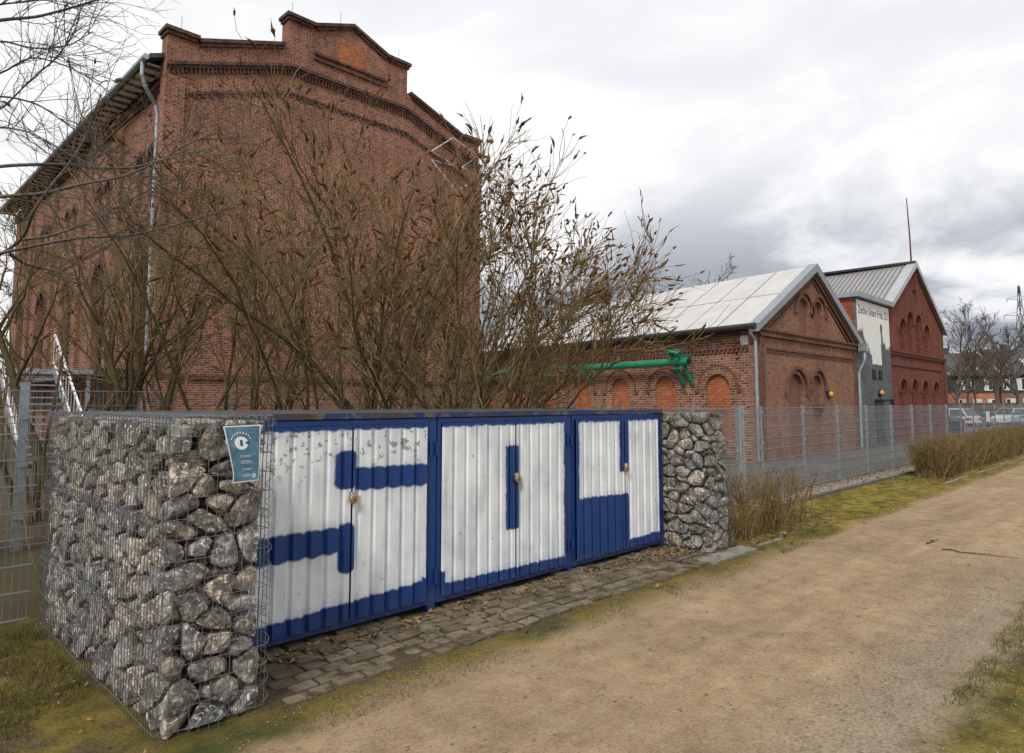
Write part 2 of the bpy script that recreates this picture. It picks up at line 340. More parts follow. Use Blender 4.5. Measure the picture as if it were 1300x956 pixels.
def earth_mat(name, kind):
    m, nt, b, pos, g = new(name, .95, 0, .15)
    s = nt.n('SeparateXYZ', i0=pos); x, y = s.outputs[0], s.outputs[1]
    big = nt.noise(pos, .9, 5, .6); mid = nt.noise(pos, 5., 5, .6); fine = nt.noise(pos, 45, 4, .65); grit = nt.noise(pos, 140, 2, .6)
    tan = nt.ramp(nt.m('ADD', nt.m('MULTIPLY', mid, .5), nt.m('MULTIPLY', fine, .5)), [(.34, (.245, .162, .090)), (.5, (.365, .255, .148)), (.66, (.455, .336, .21))])
    tan = nt.mix(1., tan, nt.ramp(big, [(.3, .74), (.7, 1.10)]), 'MULTIPLY')
    trk = nt.n('CombineXYZ', i0=nt.m('MULTIPLY', x, .35), i1=nt.m('MULTIPLY', y, 2.6)); tan = nt.mix(1., tan, nt.ramp(nt.noise(trk.outputs[0], 1.6, 5, .6), [(.32, .84), (.62, 1.06)]), 'MULTIPLY')
    tan = nt.mix(nt.sstep(grit, .62, .70), tan, (.48, .43, .36)); tan = nt.mix(nt.m('MULTIPLY', nt.sstep(grit, .38, .30), .7), tan, (.10, .075, .05))
    # stony, greyer shoulder of the path
    sh = nt.m('MULTIPLY', nt.sstep(y, 2.0, 1.1), nt.sstep(x, 14., 5.)); tan = nt.mix(nt.m('MULTIPLY', sh, .55), tan, nt.ramp(fine, [(.35, (.13, .11, .085)), (.65, (.36, .32, .26))]))
    moss = nt.ramp(nt.m('ADD', nt.m('MULTIPLY', mid, .55), nt.m('MULTIPLY', fine, .45)), [(.33, (.055, .043, .014)), (.47, (.140, .108, .024)), (.58, (.215, .165, .034)), (.70, (.24, .175, .066))])
    grs = nt.ramp(mid, [(.3, (.026, .034, .010)), (.6, (.075, .080, .022)), (.75, (.15, .118, .045))])
    moss = nt.mix(nt.sstep(big, .50, .66), moss, grs)
    soil = nt.ramp(fine, [(.3, (.045, .033, .023)), (.6, (.105, .078, .052)), (.75, (.19, .145, .095))])
    moss = nt.mix(nt.m('MULTIPLY', nt.sstep(nt.noise(pos, 2.6, 5, .65), .54, .66), .8), moss, soil)
    vg = nt.m('MULTIPLY', nt.sstep(x, 8.0, 10.5), nt.sstep(mid, .40, .58)); moss = nt.mix(nt.m('MULTIPLY', vg, .6), moss, (.30, .225, .036))      # yellower moss on the open verge
    ed = nt.m('MULTIPLY', nt.m('SUBTRACT', nt.m('ADD', nt.m('MULTIPLY', big, .55), nt.m('MULTIPLY', mid, .45)), .5), 1.1)
    hi = nt.sstep(nt.m('ADD', y, ed), 3.28, 3.62); lo = nt.sstep(nt.m('ADD', y, ed), 1.22, .86)
    f = nt.m('MAXIMUM', hi, lo)
    c = nt.mix(f, tan, moss)
    if kind == 'ground':
        far = nt.sstep(y, 6.2, 7.2); c = nt.mix(far, c, nt.mix(nt.sstep(mid, .45, .6), soil, grs))
        lf = nt.m('MULTIPLY', nt.sstep(x, 1.6, .9), nt.sstep(nt.noise(pos, 3.3, 5, .65), .42, .60)); c = nt.mix(nt.m('MULTIPLY', lf, .75), c, soil)
        und = nt.m('MULTIPLY', nt.m('MULTIPLY', nt.sstep(x, 1.6, 2.0), nt.sstep(x, 7.6, 7.2)), nt.sstep(nt.m('ADD', y, nt.m('MULTIPLY', ed, .5)), 3.55, 3.85))
        c = nt.mix(und, c, soil)
    nt.set(b.inputs['Base Color'], c)
    bump(nt, b, nt.m('ADD', nt.m('ADD', mid, nt.m('MULTIPLY', fine, .6)), nt.m('MULTIPLY', grit, .3)), .8, .022); return m
MAT['ground'] = earth_mat('earth_moss_and_grass', 'ground'); MAT['path'] = earth_mat('compacted_tan_grit', 'path')
def asphalt():
    m, nt, b, pos, g = new('grey_yard_grit', .92, 0, .2)
    a = nt.noise(pos, .6, 5, .6); f = nt.noise(pos, 22, 4, .7)
    c = nt.mix(1., nt.ramp(f, [(.35, (.075, .070, .062)), (.65, (.175, .166, .15))]), nt.ramp(a, [(.3, .75), (.7, 1.1)]), 'MULTIPLY')
    nt.set(b.inputs['Base Color'], c); bump(nt, b, f, .5, .01); return m
MAT['yard'] = asphalt()
def paver_mat():
    m, nt, b, pos, g = new('worn_paving_stone', .9, 0, .2)
    r = nt.n('ObjectInfo').outputs['Random']; a = nt.noise(pos, 7, 5, .65); f = nt.noise(pos, 60, 4, .65)
    c = nt.ramp(nt.m('ADD', nt.m('MULTIPLY', a, .6), nt.m('MULTIPLY', f, .4)), [(.33, (.080, .064, .044)), (.5, (.170, .138, .098)), (.68, (.27, .225, .165))])
    v = nt.m('MULTIPLY_ADD', r, .55, .62); c = nt.mix(1., c, nt.n('CombineXYZ', i0=v, i1=v, i2=nt.m('MULTIPLY', v, .97)).outputs[0], 'MULTIPLY')
    c = nt.mix(nt.m('MULTIPLY', nt.sstep(nt.noise(pos, 4.5, 5, .7), .50, .64), .85), c, (.062, .048, .024))
    nt.set(b.inputs['Base Color'], c); bump(nt, b, nt.m('ADD', a, f), .6, .012); return m
MAT['paver'] = paver_mat()
def bark(name, lo, hi, scale=14, moss=0.):
    m, nt, b, pos, g = new(name, .9, 0, .2)
    f = nt.noise(pos, scale, 5, .65); c = nt.ramp(f, [(.32, lo), (.68, hi)])
    if moss: c = nt.mix(nt.m('MULTIPLY', nt.sstep(nt.noise(pos, 4, 4), .42, .62), moss), c, (.095, .088, .022))
    nt.set(b.inputs['Base Color'], c)
    if scale > 10: bump(nt, b, f, .5, .006)
    return m
MAT['bark'] = bark('mossy_bark', (.048, .034, .020), (.135, .100, .058), 22, .6)
MAT['twig'] = bark('brown_twig', (.095, .066, .030), (.27, .198, .095), 3)
MAT['straw'] = bark('pale_straw_twig', (.20, .135, .065), (.38, .28, .15), 3)
MAT['seed'] = bark('brown_seed_head', (.065, .030, .012), (.20, .098, .035), 25)
MAT['withered'] = bark('withered_leaf', (.075, .070, .035), (.22, .19, .12), 4)
MAT['hedge'] = bark('hedge_twig', (.085, .060, .026), (.275, .195, .080), 7)
MAT['greybark'] = bark('grey_branch_bark', (.06, .052, .045), (.17, .15, .13), 30, .2)
MAT['fartwig'] = bark('far_twig', (.062, .046, .032), (.155, .115, .080), 2)
MAT['leaf'] = bark('dead_leaf', (.11, .058, .025), (.34, .215, .12), 9)
MAT['grass'] = bark('grass_blade', (.048, .054, .014), (.185, .150, .040), 2.2)
MAT['needle'] = bark('conifer_needles', (.012, .022, .012), (.035, .052, .026), 3)

# ---------------------------------------------------------------- ground, path, yard
def sheet(name, xs, ys, dz, mat, edge=None):
    V = []; Q = []
    for i, x in enumerate(xs):
        for j, y in enumerate(ys):
            yy = y
            if edge and j in (0, len(ys)-1): yy += edge(x, j)
            V.append((x, yy, gz(x)+(dz if not edge or j not in (0, len(ys)-1) else -.012)))
    n = len(ys)
    for i in range(len(xs)-1):
        for j in range(n-1): Q.append((i*n+j, (i+1)*n+j, (i+1)*n+j+1, i*n+j+1))
    return tag(npmesh(name, V, Q, mat, None, True), kind='structure')
gx = [-3000, -400, -60, -10, 0, 10, 25, 40]+[46+2.3*i for i in range(1, 21)]+[110, 160, 400, 3000]
sheet('ground', gx, [-3000, -300, -40, -5, 2, 6, 12, 40, 200, 3000], 0, MAT['ground'])
px_ = list(np.arange(-14, 46, .25))+list(np.arange(46, 130, 2.0))
sheet('path', px_, [.80, 1.4, 2.2, 3.0, 3.62], .006, MAT['path'], lambda x, j: .10*mnoise.noise(Vector((x*.9, j*3.1, 0)))+.05*mnoise.noise(Vector((x*4, j, 7))))
sheet('yard', [11.6, 20, 30, 40]+[46+2.3*i for i in range(1, 21)]+[120], [5.62, 8, 20, 70], .005, MAT['yard'])
sheet('gravel_strip', list(np.arange(10.6, 46, .35))+list(np.arange(46, 90, 3)), [4.93, 5.2, 5.60], .009,
      plain('pale_gravel', (.30, .275, .25), .95, var=.55, scale=38, bmp=.8), lambda x, j: .05*mnoise.noise(Vector((x*2, j, 1))))

# paving apron in front of the gates
pave = tag(MB().box(1.93, 7.35, 3.75, 4.62, -.06, -.004).build('paved_apron', plain('joint_soil', (.062, .047, .032), .97, var=.5, scale=30, bmp=.7)), kind='structure')
def paver_mesh(k):
    bm = bmesh.new(); bmesh.ops.create_cube(bm, size=1)
    for v in bm.verts: v.co = Vector((v.co.x*(1-.06*rnd.random()), v.co.y*(1-.08*rnd.random()), v.co.z))
    bmesh.ops.bevel(bm, geom=[e for e in bm.edges if e.verts[0].co.z > 0 or e.verts[1].co.z > 0], offset=.085, segments=1, affect='EDGES')
    for v in bm.verts: v.co += Vector((rnd.uniform(-.03, .03), rnd.uniform(-.03, .03), rnd.uniform(-.02, .05)))
    me = bpy.data.meshes.new('paver'); bm.to_mesh(me); bm.free(); me.materials.append(MAT['paver']); return me
pm = [paver_mesh(k) for k in range(14)]
y = 3.70; row = 0; npav = 0
while y < 4.60:
    h = rnd.uniform(.115, .150); x = 1.95+rnd.uniform(0, .12)+(.0 if y > 3.84 else rnd.uniform(0, .3))
    while x < 7.28:
        wdt = rnd.uniform(.15, .25)
        edge = y < 3.84
        miss = mnoise.noise(Vector((x*1.3, y*2.2, 4))) + (.25 if edge else 0)
        if not (miss > .42 and rnd.random() < .7) and npav < 296:
            o = bpy.data.objects.new('paving_stone', rnd.choice(pm)); col.objects.link(o); o.parent = pave
            o.scale = (wdt*rnd.uniform(.84, .95), h*rnd.uniform(.80, .93), .05); o.location = (x+wdt/2, y+h/2+rnd.uniform(-.006, .006)+.012*math.sin(x*3), -.004+rnd.uniform(-.006, .008)-.004+ .022*mnoise.noise(Vector((x*1.6, y*1.6, 0))))
            o.rotation_euler = (rnd.uniform(-.06, .06), rnd.uniform(-.05, .05), rnd.uniform(-.10, .10)); npav += 1
        x += wdt
    y += h; row += 1

# concrete edging along the path and a slab at the foot of the far gabion
edg = tag(MB().box(7.9, 8.6, 3.72, 3.78, -.1, .012).build('path_edging', MAT['concrete']), kind='structure')
for i in range(46):
    x = 8.6+i*1.0
    if i in (0, 3, 4, 5, 6, 7): continue
    o = MB().box(x+.01, x+.985, 3.70, 3.76, -.12, .028 if i not in (2, 4) else .012).build('edging_stone', MAT['concrete'], edg)
    o.rotation_euler = (0, rnd.uniform(-.002, .002), 0); o.location.z = gz(x)+rnd.uniform(-.036, -.006)-(.012 if i in (1, 2) else 0)
for i in range(40):
    x = 10.7+i*1.0
    MB().box(x+.005, x+.99, 4.86, 4.91, -.1, .045+rnd.uniform(-.01, .01)).build('edging_stone', plain('dark_edging', (.10, .095, .088), .9) if i == 0 else bpy.data.materials['dark_edging'], edg)
slab = MB(); slab.box(6.72, 7.75, 3.66, 3.88, -.05, .024)
tag(slab.build('foot_slab', MAT['concrete']), 'flat worn concrete slab at the foot of the gabion beside the hedge stub', 'slab')

# ---------------------------------------------------------------- gabions
def voronoi_stones(bx, n, seed, k=5, flat=1.35):
    r = np.random.RandomState(seed); lo = np.array(bx[::2], float); hi = np.array(bx[1::2], float)
    sc = np.array([1, 1, flat]); pts = []
    for i in range(n):
        c = lo+(hi-lo)*r.rand(k, 3)
        if pts:
            d = np.min(np.linalg.norm((c[:, None]-np.array(pts)[None])*sc, axis=2), axis=1); pts.append(c[np.argmax(d)])
        else: pts.append(c[0])
    pts = np.array(pts)*sc; lo2, hi2 = lo*sc, hi*sc; out = []
    for i in range(n):
        p = pts[i]; d2 = ((pts-p)**2).sum(1); order = np.argsort(d2)[1:26]
        bm = bmesh.new(); bmesh.ops.create_cube(bm, size=1)
        ext = .3
        a = np.maximum(lo2, p-ext); b = np.minimum(hi2, p+ext)
        for v in bm.verts: v.co = Vector([(a[q] if v.co[q] < 0 else b[q]) for q in range(3)])
        for j in order:
            q = pts[j]; mid = (p+q)/2; nrm = q-p; L = np.linalg.norm(nrm)
            g = bm.verts[:]+bm.edges[:]+bm.faces[:]
            res = bmesh.ops.bisect_plane(bm, geom=g, dist=1e-5, plane_co=mid-nrm/L*.004, plane_no=nrm/L, clear_outer=True)
            cut = [e for e in res['geom_cut'] if isinstance(e, bmesh.types.BMEdge)]
            if cut: bmesh.ops.contextual_create(bm, geom=cut)
        if len(bm.verts) < 4: bm.free(); continue
        bmesh.ops.remove_doubles(bm, verts=bm.verts, dist=.006)
        bmesh.ops.triangulate(bm, faces=bm.faces); 
        bmesh.ops.subdivide_edges(bm, edges=[e for e in bm.edges if e.calc_length() > .05], cuts=1, use_grid_fill=True)
        bmesh.ops.triangulate(bm, faces=bm.faces)
        for _ in range(2): bmesh.ops.smooth_vert(bm, verts=bm.verts, factor=.42, use_axis_x=True, use_axis_y=True, use_axis_z=True)
        ce = Vector((0, 0, 0))
        for v in bm.verts: ce += v.co
        ce /= len(bm.verts); s = r.uniform(.90, 1.06)
        rot = __import__('mathutils').Matrix.Rotation(r.uniform(-.22, .22), 3, Vector(r.randn(3)).normalized())
        for v in bm.verts:
            q = rot @ ((v.co-ce)*s); q *= 1+.22*mnoise.noise(v.co*9+Vector((i*3.7, 0, 0)))
            v.co = ce+q
            v.co = Vector((min(max(v.co.x, lo2[0]), hi2[0]), min(max(v.co.y, lo2[1]), hi2[1]), min(max(v.co.z, lo2[2]), hi2[2])))
            v.co.z /= flat
        bmesh.ops.recalc_face_normals(bm, faces=bm.faces)
        me = bpy.data.meshes.new('stone'); bm.to_mesh(me); bm.free()
        out.append((np.array((ce.x, ce.y, ce.z/flat)), me))
    return out
def gabion(x0, x1, y0, y1, h, n, seed, name, label, score, group=None):
    root = empty(name, ((x0+x1)/2, (y0+y1)/2, 0), label, 'gabion')
    L = wloc(root); i_ = .018
    st = voronoi_stones((x0+i_, x1-i_, y0+i_, y1-i_, .01, h-.01), n, seed)
    st.sort(key=lambda t: score(t[0]))
    Tm = __import__('mathutils').Matrix.Translation(-L)
    rest_v = []; rest_f = []
    for k, (c, me) in enumerate(st):
        if k < 298:
            me.transform(Tm); me.materials.append(MAT['stone']); o = bpy.data.objects.new('stone', me); col.objects.link(o); o.parent = root
        else:
            b = len(rest_v); rest_v += [v.co[:] for v in me.vertices]; rest_f += [tuple(b+i for i in p.vertices) for p in me.polygons]
            bpy.data.meshes.remove(me)
    if rest_v:
        me = bpy.data.meshes.new('rubble_fill'); me.from_pydata(rest_v, [], rest_f); o = link('rubble_fill', me, MAT['stone'], root); tag(o, kind='stuff')
    # welded cage: vertical wires every 5 cm, level wires every 10 cm, slightly bulged
    tb = TB(); rw = .0021
    tiers = [0, h/3, 2*h/3, h]
    def bul(u, z, seed_): return .010*mnoise.noise(Vector((u*2.2, z*2.6, seed_)))
    zs = np.linspace(0, h+.012, 13)
    for side in range(4):
        if side < 2:
            yy = y0 if side == 0 else y1; sg = -1 if side == 0 else 1
            for x in np.arange(x0, x1+.001, .05):
                tb.tube([(x+.004*mnoise.noise(Vector((x*7, z*3, side))), yy+sg*(.004+bul(x, z, side)), z) for z in zs], rw, 4)
            for z in np.arange(.05, h, .105): tb.tube([(x, yy+sg*(.009+bul(x, z, side)), z+.006*mnoise.noise(Vector((x*3, z, 5)))) for x in np.linspace(x0, x1, 8)], rw, 4)
        else:
            xx = x0 if side == 2 else x1; sg = -1 if side == 2 else 1
            for yv in np.arange(y0, y1+.001, .05):
                tb.tube([(xx+sg*(.004+bul(yv, z, side)), yv+.004*mnoise.noise(Vector((yv*7, z*3, side))), z) for z in zs], rw, 4)
            for z in np.arange(.05, h, .105): tb.tube([(xx+sg*(.009+bul(yv, z, side)), yv, z+.006*mnoise.noise(Vector((yv*3, z, 5)))) for yv in np.linspace(y0, y1, 24)], rw, 4)
    for x in np.arange(x0, x1+.001, .05): tb.tube([(x, yv, h+.010+.006*mnoise.noise(Vector((x*6, yv*5, 3)))) for yv in np.linspace(y0, y1, 20)], rw, 4)
    for yv in np.arange(y0, y1+.001, .10): tb.tube([(x, yv, h+.014+.006*mnoise.noise(Vector((x*6, yv*5, 3)))) for x in np.linspace(x0, x1, 6)], rw, 4)
    tb.build('wire_cage', MAT['wire'], root)
    hb = TB()
    def helix(p, q, r_, pitch):
        p = np.array(p, float); q = np.array(q, float); L_ = np.linalg.norm(q-p); d = (q-p)/L_
        a = np.cross(d, [0, 0, 1.]) if abs(d[2]) < .9 else np.array([1., 0, 0]); a /= np.linalg.norm(a); b = np.cross(d, a)
        nn = int(L_/pitch*10); t = np.linspace(0, L_, nn); ph = t/pitch*2*math.pi
        hb.tube(p+d*t[:, None]+r_*(a*np.cos(ph)[:, None]+b*np.sin(ph)[:, None]), .0020, 3)
    for z in tiers[1:]:
        helix((x0, y0, z), (x1, y0, z), .022, .055); helix((x0, y0, z), (x0, y1, z), .022, .055)
        helix((x1, y0, z), (x1, y1, z), .022, .055); helix((x0, y1, z), (x1, y1, z), .022, .055)
    for (xx, yy) in ((x0, y0), (x1, y0), (x0, y1), (x1, y1)): helix((xx, yy, 0), (xx, yy, h), .022, .10)
    hb.build('lacing_coil', MAT['wire'], root)
    return root
gabion(1.28, 1.825, 3.74, 6.34, 1.61, 590, 3, 'gabion_wall', 'tall rubble-filled wire gabion with a blue poster on its end',
       lambda c: min(c[0]-1.28, c[1]-3.74, (1.61-c[2])*1.4))
gabion(7.13, 7.62, 3.92, 6.30, 1.60, 620, 5, 'gabion_wall', 'rubble-filled wire gabion between the painted 4 gate and the hedge stub',
       lambda c: min((c[0]-7.13)+max(0, c[1]-4.7)*2, c[1]-3.92, (1.60-c[2])*2+max(0, c[1]-4.7)))

# ---------------------------------------------------------------- gates and bin enclosure
YG = 4.53
enc = empty('bin_enclosure', (4.5, 5.2, 0), 'blue steel bin enclosure with flat roof between the two gabions', 'enclosure')
for x in (1.955, 3.625, 5.385, 7.07):
    p = MB().box(x-.038, x+.038, YG-.012, YG+.06, 0, 1.575).build('post', MAT['blue'], enc)
tb_ = MB().box(1.91, 7.11, YG-.030, YG+.055, 1.5765, 1.620)
tb_.build('top_beam', MAT['beamtop'], enc)
rf = MB().add([(1.92, YG+.058, 1.590), (7.11, YG+.058, 1.590), (7.11, 6.28, 1.605), (1.92, 6.28, 1.605), (1.92, YG+.058, 1.61), (7.11, YG+.058, 1.61), (7.11, 6.28, 1.628), (1.92, 6.28, 1.628)],
              [(0,3,2,1),(4,5,6,7),(0,1,5,4),(1,2,6,5),(2,3,7,6),(3,0,4,7)])
rf.build('flat_roof', plain('dark_roof_sheet', (.075, .066, .060), .6, .1, var=.4, scale=4), enc)
MB().box(1.93, 7.10, 6.26, 6.30, .02, 1.588).build('back_wall', MAT['darkmetal'], enc)

def corrugated(xa, xb, za, zb, yb, parent, mirror):
    P, depth = .135, .028
    prof = [(0, 0), (.082, 0), (.098, 1), (.116, 1), (.132, 0)]
    xs = []; k = math.floor((xa-1.97)/P)
    while True:
        b = 1.97+k*P
        for u, d in prof:
            if xa < b+u < xb: xs.append((b+u, d))
        if b > xb: break
        k += 1
    def dep(x):
        u = (x-1.97) % P
        if u <= .082: return 0
        if u <= .098: return (u-.082)/.016
        if u <= .116: return 1
        return max(0, 1-(u-.116)/.016)
    xs = [(xa, dep(xa))]+xs+[(xb, dep(xb))]
    m = MB(); n = len(xs); V = []
    for th in (0, .0015):
        for z in (za, zb): V += [(x, yb+d*depth+th, z) for x, d in xs]
    Fq = [(i, i+1, n+i+1, n+i) for i in range(n-1)]+[(2*n+i+1, 2*n+i, 3*n+i, 3*n+i+1) for i in range(n-1)]
    m.add(V, Fq); me = bpy.data.meshes.new('corrugated_sheet'); me.from_pydata(m.v, [], m.f); me.validate()
    return link('corrugated_sheet', me, MAT['panel'], parent)
leaves = [(1.998, 2.826, 'S', 'poster gabion', 'carrying the start of the painted S'), (2.838, 3.578, 'S', 'n', 'with paint chips, ending the painted S'),
          (3.672, 4.572, '0', '', 'with the blue bar of the painted 0'), (4.584, 5.338, '0', '', 'with the plain half of the painted 0'),
          (5.432, 6.290, '4', '', 'with the blue block of the painted 4'), (6.302, 7.022, '4', '', 'with the white upright of the painted 4')]
for i, (xa, xb, ch, _, txt) in enumerate(leaves):
    g_ = empty('gate_leaf', ((xa+xb)/2, YG, .06), 'corrugated steel gate leaf in blue frame '+txt, 'gate')
    zb, zt, t = .062, 1.568, .038
    fr = MB()
    fr.box(xa, xa+t, YG-.020, YG+.018, zb, zt); fr.box(xb-t, xb, YG-.020, YG+.018, zb, zt)
    fr.box(xa+t, xb-t, YG-.019, YG+.017, zb, zb+.045); fr.box(xa+t, xb-t, YG-.019, YG+.017, zt-.04, zt)
    fr.build('frame', MAT['blue'], g_)
    inner = (i % 2 == 0)
    # the sheet covers the meeting stile of each leaf, so the paint runs across the pair
    sa = xa+(t+.001 if inner else .002); sb = xb-(.002 if inner else t+.001)
    corrugated(sa, sb, zb+.047, zt-.042, YG-.0510, g_, False)
    hx = xa-.012 if inner else xb+.012
    for hz in (.28, 1.32):
        hg = MB(); hg.tube([(hx, YG-.026, hz-.055), (hx, YG-.026, hz+.055)], .011, 8); hg.tube([(hx, YG-.026, hz-.06), (hx, YG-.026, hz-.05)], .014, 8)
        hg.build('hinge', MAT['blue'], g_)
    if inner:
        st = MB(); st.box(xb+.002, xb+.010, YG-.024, YG+.016, zb, zt); st.build('meeting_strip', MAT['blue'], g_)
brass = plain('tarnished_brass', (.42, .30, .19), .35, .7, var=.25, scale=60); steel = plain('shackle_steel', (.55, .55, .55), .3, .9, var=.1)
for (x, z, txt) in ((2.832, 1.00, 'S'), (4.578, 1.01, '0'), (6.296, .99, '4')):
    pd = empty('padlock', (x, YG-.075, z-.05), {'S': 'coppery round padlock hanging on the gate painted with a letter S', '0': 'round padlock hanging below the blue bar of the painted zero', '4': 'round padlock hanging on the gate beside the second gabion'}[txt], 'padlock')
    b_ = MB(); n = 18
    ring = [(x+.036*math.cos(2*math.pi*k/n), z-.012+.036*math.sin(2*math.pi*k/n)) for k in range(n)]
    inn = [(x+.029*math.cos(2*math.pi*k/n), z-.012+.029*math.sin(2*math.pi*k/n)) for k in range(n)]
    V = [(a, YG-.092, b) for a, b in inn]+[(a, YG-.086, b) for a, b in ring]+[(a, YG-.064, b) for a, b in ring]+[(a, YG-.058, b) for a, b in inn]
    Fc = [tuple(range(n)), tuple(range(4*n-1, 3*n-1, -1))]+[(q*n+k, q*n+(k+1) % n, (q+1)*n+(k+1) % n, (q+1)*n+k) for q in range(3) for k in range(n)]
    b_.add(V, Fc); b_.build('body', brass, pd)
    MB().tube([(x+.020*math.cos(a), YG-.075, z+.016+.024*math.sin(a)) for a in np.linspace(-.2, math.pi+.2, 12)], .0055, 8).build('shackle', steel, pd)
    MB().tube([(x, YG-.0935, z-.02), (x, YG-.0915, z-.02)], .010, 10).build('keyhole', MAT['darkmetal'], pd)
    hs = MB(); hs.box(x-.028, x+.028, YG-.076, YG-.072, z+.018, z+.034); hs.box(x-.03, x-.022, YG-.074, YG-.044, z+.01, z+.045); hs.box(x+.022, x+.03, YG-.074, YG-.044, z+.01, z+.045)
    hs.build('hasp', steel, pd)

# ---------------------------------------------------------------- poster on the gabion
def poster():
    Y0 = 3.705
    root = empty('poster', (1.64, Y0, 1.27), 'small blue printed poster with white border and round emblem, wired to the gabion end', 'poster')
    def mp(u, v):     # u 0..1 across, v 0..1 from the top: sheet with its left edge folded under
        xl = 1.618+.060*min(1, v*1.28)+(.004 if v > .78 else 0)
        x = xl+(1.828-xl)*u; z = 1.568-.322*v+.006*(u-.5)
        yy = Y0-.012+.012*math.cos(u*2.6+v*1.1)-.008*math.sin(v*3.3)*(1-u)
        return (x*.9488, yy, 1.7-(1.7-z)*.9488)
    def grid(u0, u1, v0, v1, nu, nv, off, name, mat, parent):
        V = []; n = nu+1
        for th in (0, .0006):
            for j in range(nv+1):
                for i in range(nu+1):
                    p = mp(u0+(u1-u0)*i/nu, v0+(v1-v0)*j/nv); V.append((p[0], p[1]-off+th, p[2]))
        B = n*(nv+1)
        Q = [(j*n+i, (j+1)*n+i, (j+1)*n+i+1, j*n+i+1) for j in range(nv) for i in range(nu)]
        Q += [(B+a, B+d, B+c, B+b) for a, b, c, d in Q]
        return npmesh(name, V, Q, mat, parent, True)
    wp = plain('poster_paper', (.70, .72, .74), .5, var=.04)
    m, nt, b, pos, g = new('poster_blue_print', .4)
    f = nt.noise(pos, 14, 5, .6); nt.set(b.inputs['Base Color'], nt.ramp(f, [(.3, (.035, .095, .155)), (.55, (.080, .18, .255)), (.75, (.19, .32, .40))]))
    sh = grid(0, 1, 0, 1, 14, 18, 0, 'sheet', wp, root)
    pr = grid(.035, .965, .02, .98, 14, 18, .0012, 'print', m, sh)
    q = MB()
    def disc(u, v, r0, r1, a0, a1, n=20):
        for k in range(n):
            t0, t1 = a0+(a1-a0)*k/n, a0+(a1-a0)*(k+1)/n
            P = [mp(u+r*math.cos(t)*1.0, v+r*math.sin(t)*.58) for r, t in ((r0, t0), (r1, t0), (r1, t1), (r0, t1))]
            q.add([(p[0], p[1]-.0026, p[2]) for p in P], [(0, 1, 2, 3)])
    def bar(u0, u1, v0, v1, mb=None):
        P = [mp(u0, v0), mp(u1, v0), mp(u1, v1), mp(u0, v1)]; (mb or q).add([(p[0], p[1]-.0028, p[2]) for p in P], [(0, 1, 2, 3)])
    disc(.42, .31, .10, .20, 0, 2*math.pi); bar(.33, .38, .24, .38); bar(.46, .51, .24, .38)
    for k in range(9):
        a = math.pi*(1.15+.70*k/8); u, v = .42+.30*math.cos(a), .31+.30*math.sin(a)*.62; bar(u-.018, u+.014, v-.014, v+.016)
    r_ = random.Random(3)
    for v0, c in ((.53, 2), (.62, 3), (.76, 2), (.87, 2)):
        for k in range(c):
            u = .33
            while u < .62+r_.random()*.08: L_ = r_.uniform(.02, .06); bar(u, u+L_, v0+k*.022, v0+k*.022+.008); u += L_+.012
    disc(.78, .90, .03, .07, 0, 2*math.pi, 12)
    tag(q.build('white_lettering', wp, sh), kind='stuff')
    q2 = MB(); bar(.385, .455, .26, .36, q2); bar(.55, .66, .285, .335, q2); q2.build('blue_emblem_bar', plain('emblem_blue', (.01, .06, .25), .4), sh)
poster()

# ---------------------------------------------------------------- building helpers
def fill2d(loops):
    bm = bmesh.new()
    for lp in loops:
        vs = [bm.verts.new((u, v, 0)) for u, v in lp]
        for i in range(len(vs)): bm.edges.new((vs[i], vs[(i+1) % len(vs)]))
    bmesh.ops.triangle_fill(bm, use_beauty=True, edges=bm.edges[:])
    bm.verts.index_update(); V = [(v.co.x, v.co.y) for v in bm.verts]; T = [tuple(v.index for v in f.verts) for f in bm.faces]
    bm.free(); return V, T
def arch(c, w_, z0, zt, n=12):
    r = w_/2; zs = zt-r
    return [(c-r, z0), (c+r, z0)]+[(c+r*math.cos(math.pi*k/n), zs+r*math.sin(math.pi*k/n)) for k in range(n+1)]
class Face:      # a wall face: (u, z) on the plane, d metres outwards
    def __init__(s, o, ud, nd): s.o, s.ud, s.nd = Vector(o), Vector(ud).normalized(), Vector(nd).normalized()
    def p(s, u, z, d=0.): return s.o+s.ud*u+Vector((0, 0, z))+s.nd*d
def wall(fc, outer, holes, thick, reveal, name, mat, parent):
    m = MB(); V, T = fill2d([outer]+holes)
    m.add([fc.p(u, z) for u, z in V], T)
    for h in holes:
        n = len(h); m.add([fc.p(u, z) for u, z in h]+[fc.p(u, z, -reveal) for u, z in h], [(i, (i+1) % n, n+(i+1) % n, n+i) for i in range(n)])
    n = len(outer); m.add([fc.p(u, z) for u, z in outer]+[fc.p(u, z, -thick) for u, z in outer], [(i, (i+1) % n, n+(i+1) % n, n+i) for i in range(n)])
    V, T = fill2d([outer]); m.add([fc.p(u, z, -thick) for u, z in V], T)
    me = bpy.data.meshes.new(name); me.from_pydata(m.v, [], m.f); me.validate()
    bm = bmesh.new(); bm.from_mesh(me); bmesh.ops.remove_doubles(bm, verts=bm.verts, dist=.0005); bmesh.ops.recalc_face_normals(bm, faces=bm.faces); bm.to_mesh(me); bm.free()
    return link(name, me, mat, parent)
